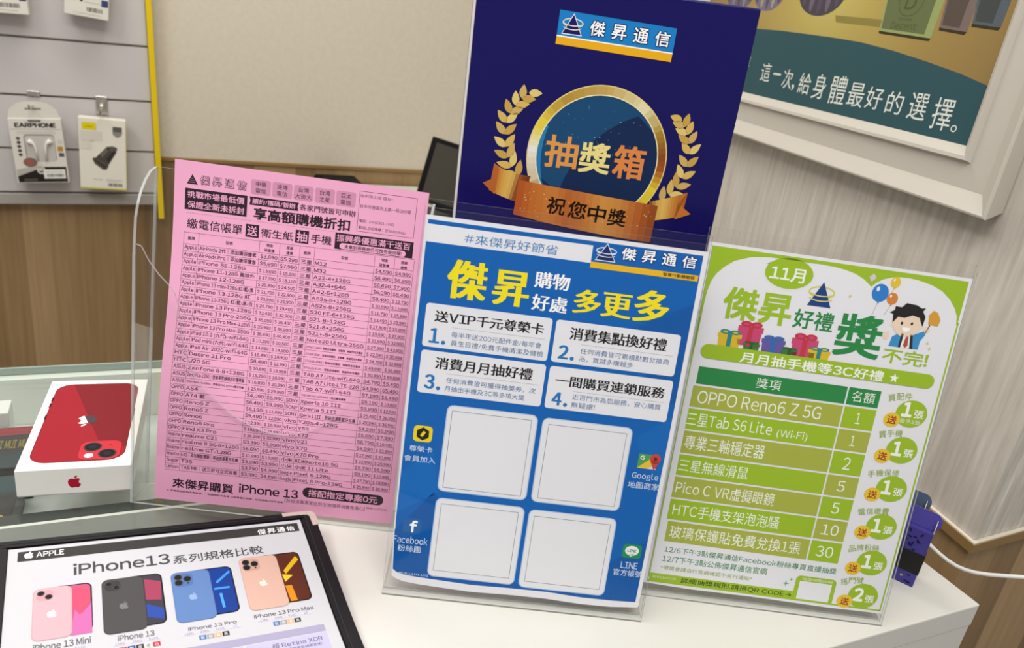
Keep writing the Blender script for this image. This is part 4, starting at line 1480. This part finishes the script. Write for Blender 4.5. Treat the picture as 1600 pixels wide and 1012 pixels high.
# ------------------------------------------------------------------ framed picture on the right wall
MPIC = MR
TF, ZF = .107, .314                   # lower right corner of the frame on the wall
pic = empty('framed_picture', MR @ Matrix.Translation((-TF, ZF, .001)))
tag(pic, 'advertising picture of soap bars and white handwriting in a wide white moulded frame', 'picture')
FW, FH = .80, .62                     # outer size; local x runs left (negative), y up
FWH = plain('#c6c0b5', .45)
prof = [(.008, 0), (0, .0275), (.001, .0295), (.003, .030), (.0205, .0205), (.0225, .0195), (.0505, .0205), (.0525, .026), (.0565, .0255), (.0655, .019), (.0665, .017), (.0665, .004), (.05, 0)]
def frame_side(p0, p1, inn0, inn1):
    """one mitred length of moulding from corner p0 to p1; inn* are the inward diagonals"""
    b = B()
    r0 = [b.bm.verts.new((p0[0] + inn0[0] * d, p0[1] + inn0[1] * d, h)) for d, h in prof]
    r1 = [b.bm.verts.new((p1[0] + inn1[0] * d, p1[1] + inn1[1] * d, h)) for d, h in prof]
    i = b.mi(FWH)
    n = len(prof)
    for k in range(n):
        b.bm.faces.new((r0[k], r0[(k + 1) % n], r1[(k + 1) % n], r1[k])).material_index = i
    b.bm.faces.new(r0).material_index = i
    b.bm.faces.new(r1[::-1]).material_index = i
    return b
BR_, BL_, TL_, TR_ = (0, 0), (-FW, 0), (-FW, FH), (0, FH)
for a, c, ia, ic in ((BL_, BR_, (1, 1), (-1, 1)), (BR_, TR_, (-1, 1), (-1, -1)), (TR_, TL_, (-1, -1), (1, -1)), (TL_, BL_, (1, -1), (1, 1))):
    frame_side(a, c, ia, ic).out('frame_side', pic)
PW, PH = 690., 510.
MPG = Matrix.Translation((-FW + .055, .055, .0165))
art = Page(PW, PH, None)
art.root = pic
# picture coordinates: u from the left edge, v from the top; helpers take wall coordinates (t from the corner, z)
def W2(t, z):
    t, z = 1.0396 * t + .0212, .4425 + (z - .4425) * 1.039
    return ((-t + TF + FW - .055) * 1000, PH - (z - ZF - .055) * 1000)
p = art.part()
G1 = '#b39b54'
m, bs, Nn, Ll = nodes('golden_backdrop')
tc = Nn('ShaderNodeTexCoord')
mp = Nn('ShaderNodeMapping')
mp.inputs['Location'].default_value = (-.42, -.13, 0)
mp.inputs['Scale'].default_value = (3.2, 4.2, 0)
Ll(tc.outputs['Object'], mp.inputs[0])
gt = Nn('ShaderNodeTexGradient', gradient_type='SPHERICAL')
mp2 = Nn('ShaderNodeMapping')
mp2.inputs['Location'].default_value = (-1.05, -.62, 0)
mp2.inputs['Scale'].default_value = (2.9, 3.4, 1)
Ll(tc.outputs['Object'], mp2.inputs[0])
Ll(mp2.outputs[0], gt.inputs[0])
rp = ramp(Nn, [(0, '#8f7440'), (.35, '#a08546'), (.7, '#b5a052'), (1, '#c9bf66')])
Ll(gt.outputs[0], rp.inputs[0])
Ll(rp.outputs[0], bs.inputs['Base Color'])
bs.inputs['Roughness'].default_value = .3
p.rect(0, 0, PW, PH, m, 1)
bandpts = [W2(.745, .4745), W2(.611, .4775), W2(.55, .478), W2(.483, .4768), W2(.42, .4755), W2(.3632, .4732), W2(.30, .4675), W2(.2395, .4597), W2(.19, .4525), W2(.1476, .4442), W2(.10, .433)]
p.poly([q for q in bandpts] + [(PW, PH), (0, PH)], '#33555b', 2)
art.root = p.build('picture', pic, sheet=('#cfc9bd', [(0, 0), (PW, 0), (PW, PH), (0, PH)], .004))
art.root.matrix_basis = MPG
p = art.part()
chars = '這一次,給身體最好的選擇。'
us = [(.5735, .548), (.540, .520), (.513, .488), (.486, .480), (.4705, .443), (.436, .408), (.398, .365), (.359, .328), (.3235, .294), (.2855, .258), (.2475, .219), (.2085, .180), (.1765, .168)]
hs = [(.4315, .4045), (.4195, .4165), (.4275, .4005), (.4085, .400), (.4265, .3985), (.4285, .396), (.4305, .3945), (.4255, .3965), (.4245, .3985), (.4235, .398), (.4265, .397), (.426, .392), (.4005, .393)]
for ch, (a, c), (zt, zb) in zip(chars, us, hs):
    u0, v0 = W2(a, zt)
    u1, v1 = W2(c, zb)
    p.txt(ch, u0, v0, u1, v1, '#dfe3da', 4, 0, rot=-.03)
p.build('handwriting')
p = art.part()
u0, v0 = W2(.626, .437)
p.txt('健康', u0 - 22, v0, u0 + 14, v0 + 17, '#b9c6c2', 4)
p.txt('儲值', u0 - 22, v0 + 22, u0 + 12, v0 + 36, '#9db0ae', 4)
p.build('small_print')
def soap(t0, t1, zb0, zb1, c, ce, name, deco=False):
    """a bar of soap standing on the golden ground; t0 is its left edge"""
    p = art.part()
    zt = .62
    p.poly((W2(t0 + .012, zt), W2(t1 - .006, zt), W2(t1, zb1), W2(t0, zb0)), ce, 3)
    p.poly((W2(t0 + .010, zt), W2(t1 + .006, zt), W2(t1 + .012, zb1 + .0035), W2(t0 - .003, zb0 + .003)), c, 4)
    p.poly((W2(t0, zb0), W2(t1, zb1), W2(t1 + .002, zb1 - .003), W2(t0 - .001, zb0 - .003)), '#3c3620', 4)
    if deco:
        cu, cv = W2((t0 + t1) / 2 + .004, .5225)
        dk = '#4f5a36'
        p.ring(cu, cv, 21, 17, 1.0, dk, 5)
        p.txt('D', cu - 8, cv - 8, cu + 9, cv + 9, dk, 5, -.01, rot=.05)
        p.txt('Jewel', cu - 14, cv + 17.6, cu + 12, cv + 22, dk, 5)
        p.txt('Decent', cu - 23, cv + 24, cu + 22, cv + 32, dk, 5)
    p.build(name)
soap(.1957, .157, .5022, .5001, '#474b4c', '#59616a', 'soap_picture')
soap(.2398, .1988, .4964, .4937, '#5b4f48', '#7a6c66', 'soap_picture')
soap(.3363, .2471, .4883, .4845, '#69724a', '#98a46a', 'soap_picture', True)
p = art.part()
for t, z, rx, rz, c1, c2 in ((.4715, .5335, .056, .034, '#4e4650', '#6e6670'), (.604, .5325, .046, .030, '#7a6d86', '#9aa07a'), (.69, .54, .05, .04, '#6c6470', '#8a8490')):
    cu, cv = W2(t, z)
    p.oval(cu, cv, rx * 1000, rz * 1000, c1, 3)
    for k in (-2, -1, 0, 1, 2):
        p.poly(arc(cu + k * rx * 340, cv, rx * 110, rz * 1000 * math.sqrt(max(.1, 1 - (k * .36) ** 2)) * .92, 0, 2 * PI * .97, 18), c2 if k % 2 else '#5a5060', 4)
p.poly((W2(.425, .4945), W2(.337, .4925), W2(.3365, .501), W2(.43, .503)), '#8f8244', 3)
p.build('stones_picture')

# ------------------------------------------------------------------ small purple boxes and the cable by the right wall
def small_box(x, y, yaw, Wd, Dp, H, c, csd, label, flap, strap, seed):
    e = empty('small_box', yawf((x, y, .0004), yaw))
    tag(e, label, 'small box', 'small boxes behind the green poster')
    m1 = plain(c, .35)
    b = B()
    b.box(-Wd, 0, 0, Dp, 0, H, m1, .0006)
    b.out('carton', e)
    b = B()
    # upright top flap with a rounded end and pale board edge
    pts = [(-Wd, 0), (0, 0)] + arc(-.004, flap * .5, .0075, flap * .5, -PI / 2, PI / 2, 10)[1:] + [(-Wd, flap)]
    b.prism(pts, 0, .0008, plain(csd, .35), plain('#d9d6dc', .5))
    b.tf(Matrix.Translation((0, Dp * .55, H)) @ Matrix.Rotation(PI / 2 - .35, 4, 'X'))
    b.out('top_flap', e)
    b = B()
    b.prism([(0, 0), (Dp * .85, 0), (Dp * .95, .004), (Dp * .8, .010), (Dp * .25, .0105), (0, .006)], 0, .0006, m1, plain('#d9d6dc', .5))
    b.tf(Matrix(((0, 0, 1, -.0008), (1, 0, 0, .001), (0, 1, 0, H), (0, 0, 0, 1))))
    b.out('side_flap', e)
    if strap:
        b = B()
        b.box(-Wd - .0006, .0006, -.0006, Dp + .0006, strap[0], strap[1], plain('#151416', .5), .0004)
        b.out('paper_sleeve', e)['label'] = 'black sleeve around the middle'
    fp = Page(Wd * 1000, H * 1000, None)
    fp.root = e
    p = fp.part()
    rd = random.Random(seed)
    W_, Hh = Wd * 1000, H * 1000
    for k in range(16):
        u, v = rd.uniform(W_ - 24, W_ - 6), rd.uniform(3, Hh * .4)
        a = rd.uniform(0, PI)
        p.poly([(u + 2.6 * math.cos(a + q * PI / 2) * (1 if q % 2 else .45), v + 2.6 * math.sin(a + q * PI / 2) * (1 if q % 2 else .45)) for q in range(4)], '#231d4c', 1)
    for k in range(5):
        u, v = rd.uniform(W_ - 14, W_ - 3), rd.uniform(Hh - 12, Hh - 3)
        p.oval(u, v, 1.6, .9, '#2b2556', 1, 10)
    Mfr = Matrix(((1, 0, 0, -Wd), (0, 0, -1, -.0001), (0, 1, 0, 0), (0, 0, 0, 1)))
    p2 = fp.part()
    p2.oval(W_ - 12, Hh - 8, 1.5, 1.2, '#b29a5a', 2, 10)
    p2.build('gold_mark', e).matrix_basis = Mfr
    o = p.build('printed_leaves', e)
    o.matrix_basis = Matrix(((1, 0, 0, -Wd), (0, 0, -1, -.0001), (0, 1, 0, 0), (0, 0, 0, 1)))
    return e
small_box(.4864, .0816, -.62, .055, .0125, .060, '#413a8c', '#463f94', 'small purple box with a black sleeve on the counter, peeking out behind the green poster', .0165, (.014, .036), 3)
small_box(.4835, .1010, -.62, .055, .0125, .068, '#3f4a66', '#4a5672', 'small slate blue box standing just behind the purple box', .0165, None, 5)
small_box(.4640, .1180, -.62, .055, .0125, .090, '#1c1b20', '#232228', 'tall black small box, hindmost of the three behind the green poster', .0140, None, 9)
cab = B()
cp_ = [(0.5443, 0.1607, -0.0021), (0.5503, 0.1587, -0.0063), (0.5545, 0.1524, -0.0081), (0.5599, 0.1459, -0.0102), (0.5665, 0.1396, -0.0115), (0.5726, 0.1341, -0.0110), (0.5798, 0.1289, -0.0093), (0.5900, 0.1241, -0.0063), (0.6024, 0.1196, -0.0024), (0.6177, 0.1151, 0.0020), (0.6476, 0.1061, 0.0109), (0.6890, 0.0964, 0.0194)]
cab.tube(cp_, .0021, plain('#dedcd8', .4), 10)
tag(cab.out('charging_cable'), 'white charging cable running from behind the small boxes along the right wall', 'cable')

# ------------------------------------------------------------------ black folder with the phone comparison sheet
def fol_basis():
    yaw, tilt, roll = .478, .0953, -.0979
    d = Vector((math.cos(yaw), math.sin(yaw), 0))
    bk = Vector((-math.sin(yaw), math.cos(yaw), 0))
    v = math.cos(tilt) * bk + math.sin(tilt) * ZV
    n = d.cross(v)
    d2 = math.cos(roll) * d + math.sin(roll) * n
    return d2, v, d2.cross(v)
fd, fv, fn = fol_basis()
TRp = Vector((-.0807, .0552, .0193))
MFO = fr(TRp - fd * .21 - fv * .297, fd, fv, fn)
def fol_bend(u, v):
    x = v - 100
    return 0 if x <= 0 else (.105 * x * x / 120 if x < 60 else .105 * (x - 30))
fol = empty('menu_folder', MFO)
tag(fol, 'black padded menu folder with a metal corner and a printed sheet, lying across the counters', 'folder')
FB = plain('#0f0e11', .55)
cuts = [100 + 10 * k for k in range(0, 19)]
fpg = Page(210, 297, MFO, fol_bend, cuts)
fpg.root = fol
def fol_plate(name, outline, z0, z1, mat):
    bm = bmesh.new()
    n = len(outline)
    hi = [bm.verts.new((u, v, z1)) for u, v in outline]
    lo = [bm.verts.new((u, v, z0)) for u, v in outline]
    bm.faces.new(hi)
    bm.faces.new(lo)
    for k in range(n):
        bm.faces.new((hi[k], hi[(k + 1) % n], lo[(k + 1) % n], lo[k]))
    for v in cuts:
        bmesh.ops.bisect_plane(bm, geom=bm.verts[:] + bm.edges[:] + bm.faces[:], plane_co=(0, v, 0), plane_no=(0, 1, 0), dist=1e-5)
    for v in bm.verts:
        v.co = fpg.to3(v.co.x, v.co.y, v.co.z)
    bmesh.ops.recalc_face_normals(bm, faces=bm.faces[:])
    me = bpy.data.meshes.new(name)
    bm.to_mesh(me)
    bm.free()
    me.materials.append(mat)
    o = bpy.data.objects.new(name, me)
    COL.objects.link(o)
    o.parent = fol
    return o
fol_plate('front_cover', rr_pts(-11, -7.5, 223, 306, 7, 6), -.0045, -.0006, FB)
# padded border: four lengths round the sheet with stitching ridge
for a, c, e_, g in ((-11, -7.5, 223, -1.2), (211, -1, 223, 300), (-11, -1, -.6, 300)):
    fol_plate('padded_border', rr_pts(a, c, e_, g, 2.8, 5), -.0006, .0012, FB)
fol_plate('stitching', [(214.2, -4), (215, -4), (215, 300), (214.2, 300)], .0011, .0015, plain('#2b2a2d', .7))
fol_plate('stitching', [(-6, -4.6), (214, -4.6), (214, -3.9), (-6, -3.9)], .0011, .0015, plain('#2b2a2d', .7))
ST = plain('#e9e3d0', .3, .6, .75)
cor = [(196, -8.3), (217, -8.3)] + arc(217.6, -2.2, 6.2, 6.1, -PI / 2, 0, 6) + [(223.8, 10), (218.6, 10), (218.2, -1.6), (217, -3.4), (214.5, -3.9), (196, -3.9)]
fol_plate('metal_corner', cor, -.005, .0019, ST)['label'] = 'shiny metal corner cap'
# second cover folded underneath, touching the counter
b = B()
bl_ = MFO.inverted()
for q in range(1):
    top = [fpg.to3(-9, -5, -.0052), fpg.to3(-9, 300, -.0052), fpg.to3(221, 300, -.0052), fpg.to3(221, -5, -.0052)]
    low = []
    for t in top:
        wv = MFO @ t
        low.append(bl_ @ Vector((wv.x, wv.y, .0008)))
    i = b.mi(FB)
    vt = [b.bm.verts.new(v) for v in top]
    vl = [b.bm.verts.new(v) for v in low]
    # a thin rear board sloping from the spine edge at left down to the counter at right
    lo2 = [vl[0], vl[1], vl[2], vl[3]]
    hi2 = [b.bm.verts.new(v.co + (bl_.to_3x3() @ Vector((0, 0, .003)))) for v in vl]
    for f in (lo2, hi2):
        b.bm.faces.new(f).material_index = i
    for k in range(4):
        b.bm.faces.new((lo2[k], lo2[(k + 1) % 4], hi2[(k + 1) % 4], hi2[k])).material_index = i
    for v in vt:
        b.bm.verts.remove(v)
b.out('rear_cover', fol)
p = fpg.part()
p.poly([(-4, -3), (-3.6, -3), (-3.6, 298), (-4, 298)], '#0f0f10', 1) if False else None
wl = fol_plate('rear_hinge', [(-11, -5), (-8, -5), (-8, 300), (-11, 300)], -.009, -.0045, FB)
SHW = '#c9cacf'
p = fpg.part()
TD = '#47474a'
p.rect(5.8, 3.6, 206.6, 13.6, '#3b3a39', 2)
p.fruit(12.6, 7.6, 7, '#f2f2f2', 3)
p.txt('APPLE', 17.2, 5.4, 34.6, 10.8, '#f2f2f2', 3, .015)
for k, ch in enumerate('傑昇通信'):
    p.txt(ch, 172.6 + 7.9 * k, 6.6, 179.4 + 7.9 * k, 13 - .2 * k, '#f2f2f2', 3, .02)
p.txt('iPhone13', 40.2, 21.6, 104.2, 33.4, TD, 2, .022)
p.txt('系列規格比較', 106.2, 25.4, 173.4, 34.6, TD, 2, .012)
o = p.build('sheet', fol, sheet=(SHW, [(0, 0), (210, 0), (210, 297), (0, 297)], .0004), label='printed white comparison sheet')
def phone(u0, v0, u1, v1, us_, back, edge, scr, cams, mark, pro):
    p = fpg.part()
    r = 4.5
    p.rrect(us_ - 12, v0 - .4, u1, v1 - 2.6, r, '#141416', 2)
    p.rrect(us_ - 10, v0 + .6, u1 - 1, v1 - 3.6, r - 1, scr[0], 3)
    for pts, c in scr[1]:
        p.poly(pts, c, 4)
    p.rrect(u0, v0, us_ + .6, v1, r, edge, 5)
    p.rrect(u0 + .4, v0 + .4, us_ + .2, v1 - .4, r - .3, back, 6)
    p.rrect(u0 + 2, v0 + 2, u0 + (15 if pro else 12), v0 + (14.6 if pro else 11.4), 3.4, edge, 7)
    for cx, cy, rr in cams:
        p.oval(u0 + cx, v0 + cy, rr, rr * 1.02, '#4c494b', 8, 20)
        p.oval(u0 + cx, v0 + cy, rr * .78, rr * .8, '#1d1b1f', 9, 20)
    p.fruit((u0 + us_) / 2, v0 + (v1 - v0) * .52, 7, mark, 7)
    p.build('phone_picture')
duo = [(4.6, 4.8, 2.3), (9.3, 8.6, 2.3)]
trio = [(5, 5.2, 2.9), (5, 10.6, 2.9), (11.2, 7.6, 2.9), (11.4, 11.8, .8)]
phone(16.2, 42.4, 51.6, 88.4, 38.8, '#d8abb3', '#cc9aa3', ('#c4557a', [(((41, 66), (44, 71), (51, 60), (51, 88), (38, 88)), '#c86ba8'), (((39, 62), (45, 70), (50.5, 62), (50.4, 50), (46, 46), (39, 46)), '#d6506f')]), duo, '#f2e6e6', False)
phone(57.6, 42, 97, 92.4, 84, '#4b4a4b', '#3a393a', ('#3d3c45', [(((85, 46), (96, 50), (95, 68), (85, 66)), '#a0405c'), (((85, 70), (95.6, 76), (95.6, 86), (85, 82)), '#2c4aa4')]), duo, '#77767a', False)
phone(102.8, 43.8, 146, 92.4, 129.2, '#5f80b6', '#5272a6', ('#143a8c', [(((133, 58), (144, 48), (144.6, 50), (134, 60)), '#3f8fe6'), (((131, 64), (142, 64), (142, 66), (131, 66)), '#3f8fe6'), (((134, 70), (136, 70), (136.4, 84), (134.6, 84)), '#4d9cf0')]), trio, '#8fa8d2', True)
phone(152.4, 37.4, 199.4, 91.8, 180.8, '#d2ad9e', '#c39b8c', ('#5a2a1c', [(((184, 56), (196, 42), (198, 46), (185, 60)), '#d8b01c'), (((182, 60), (190, 62), (183, 68)), '#e6c22a'), (((182, 72), (187, 72), (188, 88), (183, 88)), '#d88a1c')]), trio, '#ecdcd2', True)
p = fpg.part()
for nm, u0, v0, u1, v1, caps, cap_u, sq, sq_u in (('iPhone 13 Mini', 17.4, 90.6, 50, 96.6, ('128G', '256G', '512G'), 19, ('#dba0ac', '#333', '#3a5d9a', '#c83a48'), 24), ('iPhone 13', 65.6, 94, 88, 99, ('128G', '256G', '512G'), 62.4, ('#c94a55', '#2c4f8a', '#2d2d2f', '#dcdad6', '#c8303f'), 66), ('iPhone 13 Pro', 109.2, 97, 141.6, 100.2, ('128G', '256G', '512G', '1T'), 105, ('#4a72b0', '#9a9a9c', '#d9b184', '#2b2b2d'), 115.4), ('iPhone 13 Pro Max', 153.9, 95.2, 197.6, 99, ('128G', '256G', '512G', '1T'), 156, ('#4a72b0', '#9a9a9c', '#d9b184', '#2b2b2d'), 166)):
    p.txt(nm, u0, v0, u1, v1, '#4a494f', 3, .012)
    for k, c in enumerate(caps):
        p.rrect(cap_u + 10.2 * k, v1 + 1.2, cap_u + 10.2 * k + 8.6, v1 + 3.8, 1.3, '#cfcbdc', 3)
        p.row(c, cap_u + 10.2 * k + 4.3, v1 + 3.3, 2.3, '#6b6878', 4, 0, 7, 'c')
    for k, c in enumerate(sq):
        c = c if len(c) == 7 else '#333333'
        p.rect(sq_u + 5.1 * k, v1 + 5.6, sq_u + 5.1 * k + 4.6, v1 + 9.4, c, 3)
        p.row('藍銀金黑白'[k], sq_u + 5.1 * k + 2.3, v1 + 8.7, 2.8, '#e8e8ea' if c != '#dcdad6' else '#555555', 4, 0, 3, 'c')
p.build('captions')
p = fpg.part()
p.rect(8, 114.4, 201, 121, '#a5a1bd', 2)
p.row('螢幕', 105, 120, 5, '#4c4a5a', 3, .01, None, 'c')
for u0, u1 in ((8, 74), (76, 142), (144, 201)):
    p.rect(u0, 122, u1, 150, '#bfbbdc', 2)
p.row('超 Retina XDR', 161, 129, 5.2, '#44425a', 3, 0, 36)
p.row('(自動調節更新頻率技術)', 164, 133, 3, '#55536a', 3, 0, 36)
p.row('超 Retina XDR', 92, 129, 5.2, '#44425a', 3, 0, 36)
p.build('feature_grid')
